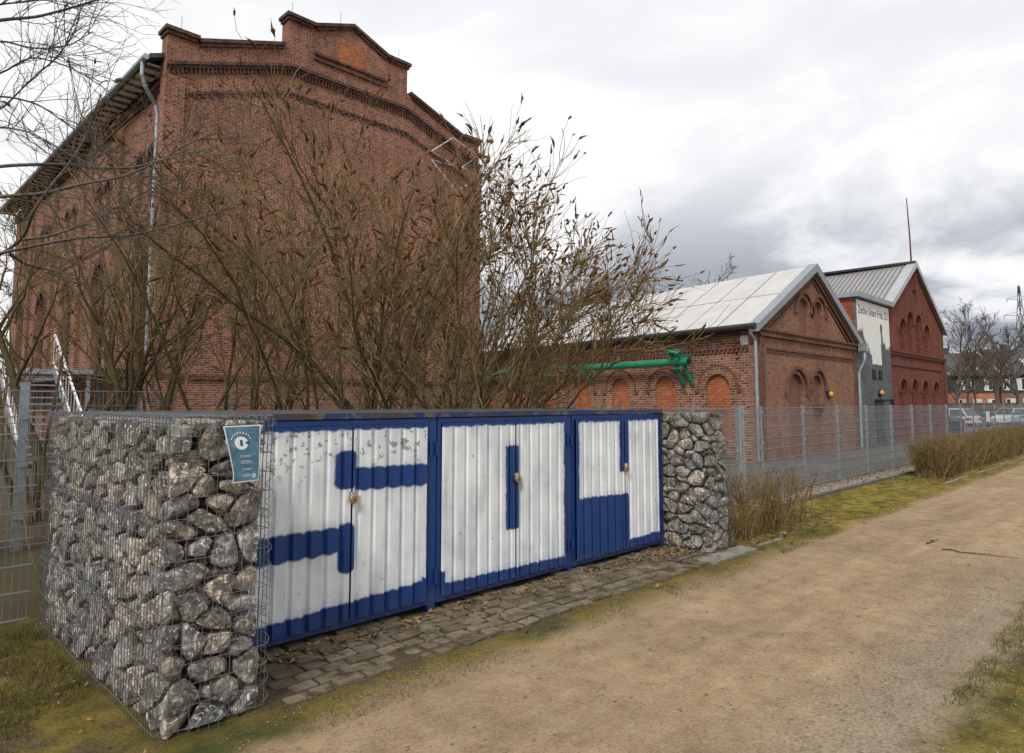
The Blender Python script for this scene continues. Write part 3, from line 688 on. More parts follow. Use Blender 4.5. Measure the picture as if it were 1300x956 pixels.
def slabp(fc, poly, d0, d1, name, mat, parent):
    m = MB(); V, T = fill2d([poly]); n = len(poly)
    m.add([fc.p(u, z, d1) for u, z in V], T); m.add([fc.p(u, z, d0) for u, z in V], T)
    m.add([fc.p(u, z, d0) for u, z in poly]+[fc.p(u, z, d1) for u, z in poly], [(i, (i+1) % n, n+(i+1) % n, n+i) for i in range(n)])
    me = bpy.data.meshes.new(name); me.from_pydata(m.v, [], m.f); me.validate()
    bm = bmesh.new(); bm.from_mesh(me); bmesh.ops.remove_doubles(bm, verts=bm.verts, dist=.0005); bmesh.ops.recalc_face_normals(bm, faces=bm.faces); bm.to_mesh(me); bm.free()
    return link(name, me, mat, parent)
def fbox(m, fc, u0, u1, z0, z1, d0, d1):
    m.hexa([fc.p(u0, z0, d0), fc.p(u1, z0, d0), fc.p(u1, z0, d1), fc.p(u0, z0, d1), fc.p(u0, z1, d0), fc.p(u1, z1, d0), fc.p(u1, z1, d1), fc.p(u0, z1, d1)])
def fband(m, fc, pts, h, d0, d1):      # moulding of height h below a line of (u, z) points
    for (u0, z0), (u1, z1) in zip(pts[:-1], pts[1:]):
        m.hexa([fc.p(u0, z0-h, d0), fc.p(u1, z1-h, d0), fc.p(u1, z1-h, d1), fc.p(u0, z0-h, d1), fc.p(u0, z0, d0), fc.p(u1, z1, d0), fc.p(u1, z1, d1), fc.p(u0, z0, d1)])
def dentils(m, fc, pts, h, step, wd, d0, d1):
    for (u0, z0), (u1, z1) in zip(pts[:-1], pts[1:]):
        n = max(1, int(abs(u1-u0)/step))
        for k in range(n):
            t = (k+.5)/n; u = u0+(u1-u0)*t; z = z0+(z1-z0)*t; fbox(m, fc, u-wd/2, u+wd/2, z-h, z, d0, d1)
def hood(m, fc, c, zs, ri, ro, d0, d1, a0=0., a1=math.pi, n=14, feet=0.):
    for k in range(n):
        t0, t1 = a0+(a1-a0)*k/n, a0+(a1-a0)*(k+1)/n
        q = [(c+r*math.cos(t), zs+r*math.sin(t)) for r, t in ((ri, t0), (ro, t0), (ro, t1), (ri, t1))]
        m.hexa([fc.p(*q[0], d0), fc.p(*q[1], d0), fc.p(*q[2], d0), fc.p(*q[3], d0), fc.p(*q[0], d1), fc.p(*q[1], d1), fc.p(*q[2], d1), fc.p(*q[3], d1)])
    if feet:
        fbox(m, fc, c+ri, c+ro+feet, zs-.10, zs, d0, d1); fbox(m, fc, c-ro-feet, c-ri, zs-.10, zs, d0, d1)

# ---------------------------------------------------------------- machine hall (large brick gable)
B1 = empty('machine_hall', (14.45, 35, 0), 'huge dark red brick hall with stepped gable and orange brick patch', 'building')
fc = Face((0, 23.5, 0), (1, 0, 0), (0, -1, 0)); c0 = 14.45
half = [(7.42, 14.12), (8.3, 14.12), (8.3, 14.0), (11.68, 15.18), (11.68, 16.32), (12.66, 16.32), (14.45, 17.0)]
mir = [(2*c0-u, z) for u, z in half[::-1]][1:]
top = half+mir
outer = [(7.42, 0)]+top+[(2*c0-7.42, 0)]
wall(fc, outer[:1]+outer[1:], [], .55, .1, 'gable_wall', MAT['brick1'], B1)
m = MB()
for seg in ([(7.30, 14.24), (8.42, 14.24)], [(8.42, 14.16), (11.55, 15.25)], [(11.55, 16.50), (12.74, 16.50)], [(12.74, 16.50), (14.45, 17.15)],):
    for s in (seg, [(2*c0-u, z) for u, z in seg[::-1]]):
        fband(m, fc, s, .13, -.62, .16); fband(m, fc, [(u+(.06 if i == 0 else -.06), z-.131) for i, (u, z) in enumerate(s)], .12, -.57, .09)
m.build('coping', MAT['trim1'], B1)
m = MB(); line = [(7.40, 12.98), (11.75, 14.48), (2*c0-11.75, 14.48), (2*c0-7.40, 12.98)]
fband(m, fc, line, .12, .001, .17); fband(m, fc, [(u, z-.121) for u, z in line], .10, .001, .10)
dentils(m, fc, [(u, z-.222) for u, z in line], .17, .14, .065, .001, .085)
m.build('cornice', MAT['trim1'], B1)
m = MB(); line2 = [(u, z-1.05) for u, z in line]
fband(m, fc, line2, .09, .001, .06); dentils(m, fc, [(u, z-.091) for u, z in line2], .12, .26, .12, .001, .05)
m.build('string_course', MAT['trim1'], B1)
for a_, z_, h_, d_ in ((12.75, 15.36, .10, .10), (12.75, 15.12, .08, .07), (7.35, 2.62, .16, .075)):
    m = MB(); fband(m, fc, [(a_, z_), (2*c0-a_, z_)], h_, .001, d_); m.build('string_course', MAT['trim1'], B1)
for u in (7.36, 2*c0-8.0): m = MB(); fbox(m, fc, u, u+.64, 0, 12.6, .001, .07); m.build('corner_pilaster', MAT['brick1'], B1)
def toothed(u0, u1, z0, z1, name):
    m = MB(); z = z0
    k = 0
    while z < z1-.01:
        j = .06 if k % 2 else 0.; fbox(m, fc, u0+j+rnd.uniform(-.05, .05), u1-j+rnd.uniform(-.05, .05), z, min(z+.077, z1), .001, .005); z += .077; k += 1
    return m.build(name, MAT['infill'], B1)
toothed(13.78, 15.12, 15.37, 16.30, 'orange_brick_patch'); toothed(13.9, 15.1, 15.13, 15.24, 'orange_brick_patch'); toothed(14.35, 15.2, 4.3, 5.2, 'orange_brick_patch')
toothed(16.2, 16.5, 10.1, 10.35, 'orange_brick_patch'); toothed(14.5, 14.9, 9.3, 9.5, 'orange_brick_patch'); toothed(10.9, 11.2, 5.2, 5.6, 'orange_brick_patch')
for u, z in ((7.9, 14.24), (11.9, 16.5), (14.0, 16.98), (16.9, 16.5), (20.9, 14.24)):
    MB().tube([fc.p(u, z-.02, -.2), fc.p(u, z+.62, -.2)], .012, 5).build('lightning_rod', MAT['zinc'], B1)
# side wall with round-arched windows, receding to the left
fs = Face((7.7, 0, 0), (0, 1, 0), (-1, 0, 0)); bays = [26.0, 31.2, 36.4, 41.6, 46.8]
holes = []
for b in bays:
    holes.append(arch(b, 1.75, 2.9, 7.25))
    for db in (-.62, .62): holes.append(arch(b+db, .72, 8.6, 10.6))
wall(fs, [(24.06, 0), (49.6, 0), (49.6, 13.1), (24.06, 13.1)], holes, .45, .30, 'side_wall', MAT['brick1'], B1)
for b in bays:
    wd = slabp(fs, arch(b, 1.75, 2.9, 7.25), -.30, -.26, 'window', MAT['glass'], B1)
    m = MB()
    for k in range(1, 4): fbox(m, fs, b-.875+k*.4375-.025, b-.875+k*.4375+.025, 2.92, 6.9, -.258, -.22)
    for z in np.arange(3.5, 7, .7): fbox(m, fs, b-.87, b+.87, z, z+.05, -.258, -.225)
    m.build('glazing_bar', MAT['darkmetal'], wd)
    for db in (-.62, .62): slabp(fs, arch(b+db, .72, 8.6, 10.6), -.30, -.22, 'blind_window', MAT['trim1'], B1)
for b in bays:
    m = MB(); hood(m, fs, b, 7.25-.875, .90, 1.16, .001, .07, feet=.12); m.build('window_arch', MAT['trim1'], B1)
    for db in (-.62, .62): m = MB(); hood(m, fs, b+db, 10.6-.36, .38, .56, .001, .06); m.build('window_arch', MAT['trim1'], B1)
for yb in (23.95, 28.6, 33.8, 39.0, 44.2): m = MB(); fbox(m, fs, yb+.11, yb+.75, 0, 12.3, .001, .14); m.build('side_pilaster', MAT['brick1'], B1)
m = MB(); fband(m, fs, [(24.06, 12.75), (49.6, 12.75)], .14, .001, .16); dentils(m, fs, [(24.06, 12.6), (49.6, 12.6)], .22, .22, .1, .001, .12); fband(m, fs, [(24.06, 8.1), (49.6, 8.1)], .12, .141, .19)
m.build('side_cornice', MAT['trim1'], B1)
m = MB(); m.box(21.0, 21.45, 24.06, 49.6, 0, 13.1); m.box(7.72, 21.0, 49.2, 49.6, 0, 13.1); m.build('rear_wall', MAT['brick1'], B1)
m = MB()
m.hexa([(6.95, 23.7, 13.05), (14.45, 24.06, 16.1), (14.45, 49.9, 16.1), (6.95, 49.9, 13.05), (6.95, 23.7, 13.20), (14.45, 24.06, 16.25), (14.45, 49.9, 16.25), (6.95, 49.9, 13.20)])
m.hexa([(14.45, 24.06, 16.1), (21.9, 24.06, 13.05), (21.9, 49.9, 13.05), (14.45, 49.9, 16.1), (14.45, 24.06, 16.25), (21.9, 24.06, 13.20), (21.9, 49.9, 13.20), (14.45, 49.9, 16.25)])
rf1 = m.build('roof', MAT['slate'], B1)
MB().box(7.0, 7.56, 24.07, 49.8, 13.00, 13.035).build('soffit', MAT['whitepaint'], rf1)
for yv in np.arange(24.2, 49.6, .62): MB().box(6.98, 7.56, yv, yv+.12, 12.935, 12.999).build('rafter_end', MAT['slate'], rf1)
m = MB(); m.tube([(6.86, 23.75, 13.08), (6.86, 49.9, 13.08)], .10, 10); m.build('gutter', MAT['zinc'], B1)
MB().tube([(6.86, 24.1, 13.02), (6.86, 24.1, 12.55), (7.0, 24.15, 12.2), (7.38, 24.3, 11.75), (7.46, 24.3, 11.4), (7.46, 24.3, 8), (7.46, 24.3, 2.4), (7.30, 24.3, 2.25)], .065, 10).build('downpipe', MAT['zinc'], B1)
MB().tube([(7.46, 24.3, 2.0), (7.46, 24.3, .0)], .07, 10).build('downpipe', MAT['zinc'], B1)
can = MB().box(6.35, 7.55, 25.2, 45, 2.55, 2.82).build('entrance_canopy', MAT['darkmetal'], B1)
for yv in (25.6, 30, 35, 40, 44.6): MB().box(6.42, 6.50, yv, yv+.08, 0, 2.549).build('canopy_post', MAT['darkmetal'], can)
# white tube diamonds on the gable
dm = empty('tube_ornament', (19.8, 23.3, 11.7), 'pair of overlapping white tube diamonds fixed high on the brick gable', 'ornament')
for pts in ([(18.45, 12.84), (19.68, 13.8), (21.30, 13.37), (20.12, 12.46)], [(18.46, 12.45), (19.9, 11.35), (20.90, 12.0), (20.5, 12.54)]):
    q = [fc.p(u, z, .20) for u, z in pts]; MB().tube(q+[q[0], q[1]], .022, 6).build('tube_frame', MAT['whitepaint'], dm)
m = MB()
for u, z in ((18.45, 12.84), (19.68, 13.8), (20.12, 12.46), (18.46, 12.45), (20.9, 12.0)): m.tube([fc.p(u, z, 0), fc.p(u, z, .2)], .012, 5)
m.build('bracket', MAT['galv'], dm)

# white outside stair in front of the side wall
st_ = empty('outside_stair', (4.5, 22.5, 0), 'white steel outside stair with barred railings left of the brick hall', 'stair')
for xs_ in (3.75, 5.15):
    MB().beam((xs_, 25.6, 2.75), (xs_, 21.4, -.05), .04, .16).build('stringer', MAT['galv'], st_)
    m = MB(); m.beam((xs_, 25.6, 3.85), (xs_, 21.4, 1.05), .05, .06); m.beam((xs_, 25.6, 3.02), (xs_, 21.4, .22), .04, .04)
    for k in range(13):
        t = k/12; yv = 25.6-4.2*t; z = 3.02-2.8*t; m.beam((xs_, yv, z), (xs_, yv, z+.83), .016, .016, (1, 0, 0))
    m.build('railing', MAT['whitepaint'], st_)
m0 = MB().box(3.78, 5.12, 0, .26, 0, .035)
for k in range(14):
    MB().box(3.78, 5.12, 21.5+k*.3, 21.76+k*.3, .12+k*.19, .155+k*.19).build('tread', MAT['galv'], st_)
m = MB().box(3.7, 6.3, 25.62, 28.5, 2.62, 2.76); m.build('landing', MAT['galv'], st_)
for (xx, yy) in ((3.8, 25.75), (6.15, 25.75), (3.8, 28.35), (6.15, 28.35)): MB().box(xx, xx+.1, yy, yy+.1, 0, 2.619).build('landing_post', MAT['galv'], st_)

# ---------------------------------------------------------------- long low hall with white roof
B2 = empty('low_hall', (24, 15, 0), 'long low brown brick hall with white panel roof and bricked-up arches', 'building')
DS = Vector((.175, .985, 0)).normalized()
f2 = Face((0, 8.9, 0), (1, 0, 0), (0, -1, 0)); xl, xr, xc, ze, za = 19.25, 27.42, 23.5, 3.98, 6.18
up = [(22.72, .92, 3.95, 5.15), (23.97, .84, 3.93, 5.16)]; dn = [(21.90, 1.22, 0.02, 2.62), (23.65, .86, 0.02, 2.62)]
wall(f2, [(xl, 0), (xr, 0), (xr, ze), (xc, za), (xl, ze)], [arch(c, w_, a, b) for c, w_, a, b in up+dn], .3, .16, 'gable_wall', MAT['brick2f'], B2)
for c, w_, a, b in up+dn: slabp(f2, arch(c, w_, a, b), -.2, -.13, 'blind_window', MAT['blind2'], B2)
for c, w_, a, b in up+dn: m = MB(); hood(m, f2, c, b-w_/2, w_/2+.14, w_/2+.26, .001, .08, feet=.07); m.build('window_arch', MAT['trim2'], B2)
m = MB(); fband(m, f2, [(xl, 3.90), (xr, 3.90)], .07, .001, .12); fband(m, f2, [(xl, 3.829), (xr, 3.829)], .10, .001, .07); fband(m, f2, [(xl, 3.728), (xr, 3.728)], .06, .001, .10)
fband(m, f2, [(xl+.55, 3.36), (xr-.2, 3.36)], .07, .001, .055); dentils(m, f2, [(xl+.55, 3.289), (xr-.2, 3.289)], .09, .12, .06, .001, .04)
fband(m, f2, [(xl+.25, ze-.06), (xc, za-.17), (xr-.25, ze-.06)], .07, .001, .09); fband(m, f2, [(xl+.4, ze-.20), (xc, za-.33), (xr-.4, ze-.20)], .06, .001, .05)
fbox(m, f2, xl+.02, xl+.30, 0, 3.66, .001, .055); fbox(m, f2, xr-.22, xr-.02, 0, 3.66, .001, .055); fbox(m, f2, 23.15, 24.15, 1.52, 1.62, -.12, .05)
m.build('moulding', MAT['trim2'], B2)
fl = Face((xl, 8.9, 0), DS, Vector((-DS.y, DS.x, 0))); LB = 17.5
ar = [(1.47+2.13*k, .92) for k in range(7)]
wall(fl, [(.02, 0), (LB, 0), (LB, 3.98), (.02, 3.98)], [arch(c, w_, .6, 2.57) for c, w_ in ar], .3, .13, 'side_wall', MAT['brick2'], B2)
for c, w_ in ar: slabp(fl, arch(c, w_, .6, 2.57), -.18, -.09, 'bricked_up_window', MAT['infill'], B2)
for c, w_ in ar:
    m = MB(); n = 21; zs = 2.57-w_/2
    for k in range(n):
        t0, t1 = math.pi*(k+.08)/n, math.pi*(k+.92)/n; ri, ro = w_/2+.01, w_/2+.25
        q = [(c+r*math.cos(t), zs+r*math.sin(t)) for r, t in ((ri, t0), (ro, t0), (ro, t1), (ri, t1))]
        m.hexa([fl.p(*a, .001) for a in q]+[fl.p(*a, .03) for a in q])
    tag(m.build('voussoirs', MAT['brick2'], B2), kind='stuff')
for c, w_ in ar: m = MB(); hood(m, fl, c, 2.57-w_/2, w_/2+.255, w_/2+.32, .001, .045, feet=.10); m.build('window_arch', MAT['trim2'], B2)
m = MB(); fband(m, fl, [(.3, 3.38), (LB, 3.38)], .06, .001, .07); dentils(m, fl, [(.3, 3.319), (LB, 3.319)], .10, .16, .085, .001, .06); fband(m, fl, [(.0, 3.86), (LB, 3.86)], .07, .001, .09); fband(m, fl, [(.0, 3.76), (LB, 3.76)], .06, .001, .05)
m.build('side_moulding', MAT['trim2'], B2)
slabp(fl, [(.05, 3.42), (.55, 3.42), (.62, 3.60), (.50, 3.84), (.05, 3.84)], .001, .012, 'white_render_patch', MAT['whitepaint'], B2)
m = MB()
for z in (3.16, 3.0): m.tube([fl.p(.74, z, -.02), fl.p(.74, z, .004)], .045, 8)
m.build('putlog_hole', MAT['black'], B2)
m = MB(); o_ = Vector((xr, 8.9, 0)); m.hexa([o_+Vector((-.3, .02, 0)), o_+Vector((0, .02, 0)), o_+DS*LB, o_+DS*LB+Vector((-.3, 0, 0))]+[p+Vector((0, 0, 3.97)) for p in (o_+Vector((-.3, .02, 0)), o_+Vector((0, .02, 0)), o_+DS*LB, o_+DS*LB+Vector((-.3, 0, 0)))])
e1, e2 = fl.p(LB-.3, 0, -.3), Vector((xr, 8.9, 0))+DS*LB+Vector((-.3, -.3, 0)); m.beam(e1+Vector((0, 0, 2)), e2+Vector((0, 0, 2)), .25, 3.95); m.build('rear_wall', MAT['brick2'], B2)
# roof: base deck, verge boards, and panels one by one
def roof2(xe, zee, xa, zaa, name, n, rows, mat):
    E0, A0 = Vector((xe, 8.72, zee)), Vector((xa, 8.72, zaa)); Ld = LB+.1
    dk_ = MB(); dn_ = (A0-E0).cross(DS).normalized(); 
    if dn_.z < 0: dn_ = -dn_
    dk_.hexa([E0-dn_*.12, A0-dn_*.12, A0+DS*Ld-dn_*.12, E0+DS*Ld-dn_*.12, E0, A0, A0+DS*Ld, E0+DS*Ld])
    deck = dk_.build(name, MAT['darkmetal'], B2)
    for r_ in range(rows):
        for k in range(n):
            a, b = (r_+.012)/rows, (r_+.988)/rows; s0, s1 = .26+(Ld-.3)*(k+.022)/n, .26+(Ld-.3)*(k+.978)/n
            q = [E0.lerp(A0, a)+DS*s0, E0.lerp(A0, b)+DS*s0, E0.lerp(A0, b)+DS*s1, E0.lerp(A0, a)+DS*s1]
            h0 = .022+rnd.uniform(0, .006)
            MB().hexa([p+dn_*.002 for p in q]+[p+dn_*h0 for p in q]).build('roof_panel', mat, deck)
    return deck
roof2(xl-.34, 3.95, xc, 6.33, 'roof', 14, 2, MAT['roofwhite']); roof2(xr+.34, 3.95, xc, 6.33, 'roof', 14, 2, MAT['roofwhite'])
m = MB()
for xe, s in ((xl-.36, 1), (xr+.36, -1)):
    a, b = Vector((xe, 8.70, 3.95)), Vector((xc, 8.70, 6.36))
    m.hexa([a+Vector((0, 0, -.20)), b+Vector((0, 0, -.24)), b+Vector((0, .28, -.24)), a+Vector((0, .28, -.20)), a+Vector((0, -.02, .04)), b+Vector((0, -.02, .04)), b+Vector((0, .28, .04)), a+Vector((0, .28, .04))])
m.build('verge', MAT['verge'], B2)
MB().tube([fl.p(-.2, 3.92, .40), fl.p(LB, 3.92, .40)], .085, 8).build('gutter', MAT['darkmetal'], B2)
dp = MB(); dp.tube([fl.p(.02, 3.86, .36), fl.p(.02, 3.7, .30), fl.p(.02, 3.5, .10), fl.p(.02, 0, .10)], .05, 8); dp.build('downpipe', MAT['zinc'], B2)
dp = MB(); dp.tube([f2.p(xr+.12, 3.75, .30), f2.p(xr+.10, 3.3, .30), f2.p(xr+.04, 2.8, .10), f2.p(xr-.03, 0, .11)], .06, 8); dp.box(xr-.02, xr+.26, 8.48, 8.76, 3.62, 3.92); dp.build('downpipe', MAT['zinc'], B2)
def lamp(fc_, u, z, txt):
    o = empty('wall_lamp', fc_.p(u, z, 0), txt, 'lamp'); 
    MB().tube([fc_.p(u, z, 0), fc_.p(u, z, .09)], .15, 12).build('housing', MAT['darkmetal'], o)
    V = MB(); V.tube([fc_.p(u-.02, z, .09), fc_.p(u-.02, z, .15), fc_.p(u-.02, z, .19)], [.115, .10, .04], 12); V.build('yellow_lens', plain('yellow_lens', (.62, .36, .03), .3) if 'yellow_lens' not in bpy.data.materials else bpy.data.materials['yellow_lens'], o, True)
lamp(f2, 24.55, 1.98, 'black and yellow round wall lamp beside the blind arches of the brown gable')

# green steel pipe on brackets along the side wall
gp = empty('green_pipe', fl.p(8, 0, .4), 'green gloss painted steel pipe on wall brackets along the low hall', 'pipe')
MB().tube([fl.p(2.25, 2.99, .42), fl.p(16.5, 2.99, .42)], .115, 14).build('pipe_run', MAT['greenpaint'], gp, False)
MB().tube([fl.p(2.215, 2.99, .42), fl.p(2.245, 2.99, .42)], .095, 14).build('pipe_bore', MAT['black'], gp)
for s in (2.5,):
    m = MB()
    for ds in (0, .34):
        m.beam(fl.p(s+ds, 3.30, .62), fl.p(s+ds-.10, 2.28, .06), .09, .09); m.beam(fl.p(s+ds, 3.20, .02), fl.p(s+ds, 3.20, .70), .08, .08)
    m.beam(fl.p(s-.12, 3.33, .62), fl.p(s+.46, 3.33, .62), .07, .12); m.beam(fl.p(s-.05, 2.80, .40), fl.p(s+.4, 2.80, .40), .07, .06); m.tube([fl.p(s-.15, 3.25, .75), fl.p(s+.1, 3.30, .85), fl.p(s+.3, 3.28, .72)], .04, 6)
    m.build('bracket', MAT['greenpaint'], gp)

for s in (7.2, 12., 16.):
    m = MB(); m.beam(fl.p(s, 2.84, .02), fl.p(s, 2.84, .5), .06, .06); m.beam(fl.p(s, 2.4, .02), fl.p(s, 2.80, .46), .05, .05); m.build('bracket', MAT['greenpaint'], gp)

# ---------------------------------------------------------------- grey link building with banner wall
LK = empty('link_building', (29.6, 11, 0), 'grey painted link building with white banner wall between two brick gables', 'building')
f3 = Face((0, 8.86, 0), (1, 0, 0), (0, -1, 0)); la, lb = 27.62, 31.64
MB().box(la, lb, 8.86, 8.97, 0, 5.72).build('front_wall', MAT['greywall'], LK)
m = MB(); m.box(la, la+.2, 8.972, 15, 0, 5.72); m.box(lb-.2, lb, 8.972, 15, 0, 5.70); m.box(la+.2, lb-.2, 14.8, 15, 0, 5.7); m.box(la-.03, la, 8.95, 9.35, 0, 5.71); m.build('side_wall', MAT['redwall'], LK)
MB().tube([(la-.10, 9.9, 5.6), (la-.10, 9.9, 3.2)], .06, 8).build('downpipe', MAT['zinc'], LK)
MB().box(la-.20, lb+.10, 8.66, 15.1, 5.725, 5.92).build('roof_fascia', MAT['verge'], LK)
ban = [(27.70, 5.66), (31.60, 5.66), (31.60, 4.05), (31.45, 4.00), (31.32, 3.86), (31.20, 3.98), (31.05, 3.86), (30.95, 4.12), (30.80, 4.2), (30.72, 3.50), (30.45, 3.50), (30.42, 3.22), (29.95, 3.20), (29.60, 3.24), (29.30, 3.19), (29.24, 3.55), (29.05, 3.62), (29.0, 3.80), (28.8, 3.90), (28.74, 4.15), (28.70, 3.95), (28.50, 4.10), (28.35, 4.30), (28.28, 4.72), (28.18, 4.44), (28.05, 4.6), (27.98, 4.42), (27.85, 4.52), (27.70, 4.40)]
slabp(f3, ban, .001, .012, 'white_banner', MAT['whitepaint'], LK)
fig = [(30.42, 3.45), (30.40, 4.05), (30.47, 4.1), (30.46, 4.50), (30.38, 4.56), (30.38, 4.80), (30.45, 4.90), (30.60, 4.89), (30.66, 4.76), (30.60, 4.54), (30.70, 4.1), (30.78, 4.06), (30.80, 3.45)]
slabp(f3, fig, .013, .018, 'tower_silhouette', MAT['signtext'], LK)
cu = bpy.data.curves.new('lettering', 'FONT'); cu.body = 'Zeche Unser Fritz 2/3'; cu.size = .50; cu.extrude = .003; cu.resolution_u = 3
to = bpy.data.objects.new('tmp', cu); col.objects.link(to); bpy.context.view_layer.update()
me = bpy.data.meshes.new_from_object(to.evaluated_get(bpy.context.evaluated_depsgraph_get())); bpy.data.objects.remove(to)
xsv = [v.co.x for v in me.vertices]; x0_, x1_ = min(xsv), max(xsv); sx = 3.62/(x1_-x0_)
for v in me.vertices: v.co = Vector((27.83+(v.co.x-x0_)*sx, 8.845-v.co.z, 5.14+v.co.y*.92))
link('lettering', me, MAT['signtext'], LK)
for u in (29.18, 29.95):
    lv = MB(); fbox(lv, f3, u, u+.46, 2.62, 3.02, .001, .02); lo_ = lv.build('louvre', MAT['black'], LK)
    m = MB()
    for k in range(6): fbox(m, f3, u+.02, u+.44, 2.65+k*.06, 2.675+k*.06, .021, .045)
    m.build('slat', MAT['darkmetal'], lo_)
MB().box(29.40, 30.34, 8.80, 8.858, 0, 1.72).build('door', MAT['darkmetal'], LK)
MB().box(29.32, 30.42, 8.55, 8.855, 1.74, 1.82).build('door_hood', MAT['black'], LK)
MB().box(31.30, 31.48, 8.74, 8.858, 1.62, 1.84).build('meter_box', MAT['black'], LK)
lamp(f3, 29.9, 2.08, 'black and yellow round wall lamp above the grey link building door')

# ---------------------------------------------------------------- dark red painted gable building
B3 = empty('red_hall', (36, 15, 0), 'dark red painted brick gable hall with standing seam roof and mast', 'building')
D3 = Vector((.05, 1, 0)).normalized(); f4 = Face((0, 8.9, 0), (1, 0, 0), (0, -1, 0)); xl, xr, xc, ze, za = 31.66, 40.75, 35.85, 5.62, 8.12
zl = za-(xc-xl)*(za-5.30)/(xr-xc)
upw = [(33.55, .66, 3.98, 5.30), (34.75, .70, 3.98, 5.72), (36.08, .72, 3.98, 5.70), (37.42, .68, 3.98, 5.32)]
dnw = [(33.25, .74, .02, 2.62), (34.98, .76, .02, 2.64), (36.72, .78, .02, 2.62), (38.62, .80, .02, 2.60)]
wall(f4, [(xl, 0), (xr, 0), (xr, 5.30), (xc, za), (xl, zl)], [arch(*q) for q in upw+dnw], .4, .32, 'gable_wall', MAT['brick3'], B3)
for q in upw+dnw: slabp(f4, arch(*q), -.36, -.27, 'blind_window', MAT['blind3'], B3)
for c, w_, a, b in upw+dnw: m = MB(); hood(m, f4, c, b-w_/2, w_/2+.11, w_/2+.19, .001, .08, feet=.05); m.build('window_arch', MAT['trim3'], B3)
m = MB(); fband(m, f4, [(xl, 3.94), (xr, 3.94)], .08, .001, .13); fband(m, f4, [(xl, 3.86), (xr, 3.86)], .12, .001, .08); fband(m, f4, [(xl+.1, 3.36), (xr-.9, 3.36)], .08, .001, .05)
fbox(m, f4, xr-.95, xr-.85, .2, 3.36, .001, .05); fbox(m, f4, xr-.3, xr+.02, 0, 3.73, .001, .07); fbox(m, f4, 35.82, 35.92, 6.95, 7.75, .001, .12); fbox(m, f4, 35.55, 35.95, 6.90, 6.98, .001, .16)
m.build('moulding', MAT['trim3'], B3)
m = MB(); p0 = Vector((xr, 8.92, 0)); m.hexa([p0+Vector((-.3, 0, 0)), p0, p0+D3*16, p0+D3*16+Vector((-.3, 0, 0))]+[q+Vector((0, 0, 5.28)) for q in (p0+Vector((-.3, 0, 0)), p0, p0+D3*16, p0+D3*16+Vector((-.3, 0, 0)))]); m.build('side_wall', MAT['brick3'], B3)
for xe, zee, nm in ((31.70, za+.12-(xc-31.70)*(za-5.30)/(xr-xc), 'l'), (41.0, 5.26, 'r')):
    E0, A0 = Vector((xe, 8.74, zee)), Vector((xc, 8.74, za+.12)); dn_ = (A0-E0).cross(D3).normalized(); dn_ = -dn_ if dn_.z < 0 else dn_
    rr = MB().hexa([E0-dn_*.1, A0-dn_*.1, A0+D3*16-dn_*.1, E0+D3*16-dn_*.1, E0, A0, A0+D3*16, E0+D3*16]).build('roof', MAT['roofgrey'], B3)
    m = MB()
    for k in range(70):
        s = D3*(.50+k*.22); m.beam(E0+s+dn_*.022, A0+s+dn_*.022, .035, .045, dn_)
    m.build('standing_seam', plain('dark_seam_metal', (.23, .225, .22), .5, .3, var=.1) if 'dark_seam_metal' not in bpy.data.materials else bpy.data.materials['dark_seam_metal'], rr)  # seams are a darker grey metal than the roof sheet
    m = MB(); a, b = E0+Vector((0, -.03, 0)), A0+Vector((0, -.03, 0)); W_ = .40
    m.hexa([a+dn_*-.16, b+dn_*-.16, b+D3*W_+dn_*-.0, a+D3*W_+dn_*-.0, a+dn_*.05, b+dn_*.05, b+D3*W_+dn_*.05, a+D3*W_+dn_*.05]); m.build('verge', MAT['vergelight'], rr)
MB().tube([(35.85, 8.95, 8.2), (35.82, 8.95, 9.6), (35.6, 8.95, 11.35)], [.04, .034, .02], 6).build('mast', plain('rusty_mast', (.11, .045, .035), .7), B3)
MB().box(xc-.18, xc+.18, 8.74, 24.9, za+.10, za+.20).build('ridge_cap', MAT['darkmetal'], B3)

# ---------------------------------------------------------------- mesh fences
def panel(p, q, h, parent, vs=.05, r_h=.0042, r_v=.0019):
    p, q = Vector(p), Vector(q); L_ = (q-p).length; d = (q-p)/L_; n = Vector((-d.y, d.x, 0)); m = MB()
    for z in np.arange(.06, h-.01, .2):
        for s in (-1, 1): m.beam(p+n*.007*s+Vector((0, 0, z)), q+n*.007*s+Vector((0, 0, z)), r_h*2, r_h*2)
    for t in np.arange(.03, L_, vs): a = p+d*t; m.beam(a+Vector((0, 0, .03)), a+Vector((0, 0, h)), r_v*2, r_v*2, n)
    m.beam(p+Vector((0, 0, h-.01)), q+Vector((0, 0, h-.01)), .014, .012)
    return m.build('mesh_panel', MAT['fencewire'], parent)
def fpost(p, h, parent, w_=.06, dd=.045):
    m = MB(); m.box(p[0]-w_/2, p[0]+w_/2, p[1]-dd/2, p[1]+dd/2, p[2]-.05, p[2]+h); m.box(p[0]-w_/2-.004, p[0]+w_/2+.004, p[1]-dd/2-.004, p[1]+dd/2+.004, p[2]+h, p[2]+h+.008)
    for z in (.35, .95, 1.5): m.box(p[0]-w_/2-.006, p[0]+w_/2+.006, p[1]-dd/2-.018, p[1]-dd/2, p[2]+z, p[2]+z+.05)
    return m.build('post', MAT['galv'], parent)
fe = empty('mesh_fence', (30, 5.55, 0), 'long grey double-wire mesh fence between the hedge and the brick halls', 'fence')
fxs = [7.75, 9.6, 11.28]+[12+1.9*k for k in range(30)]
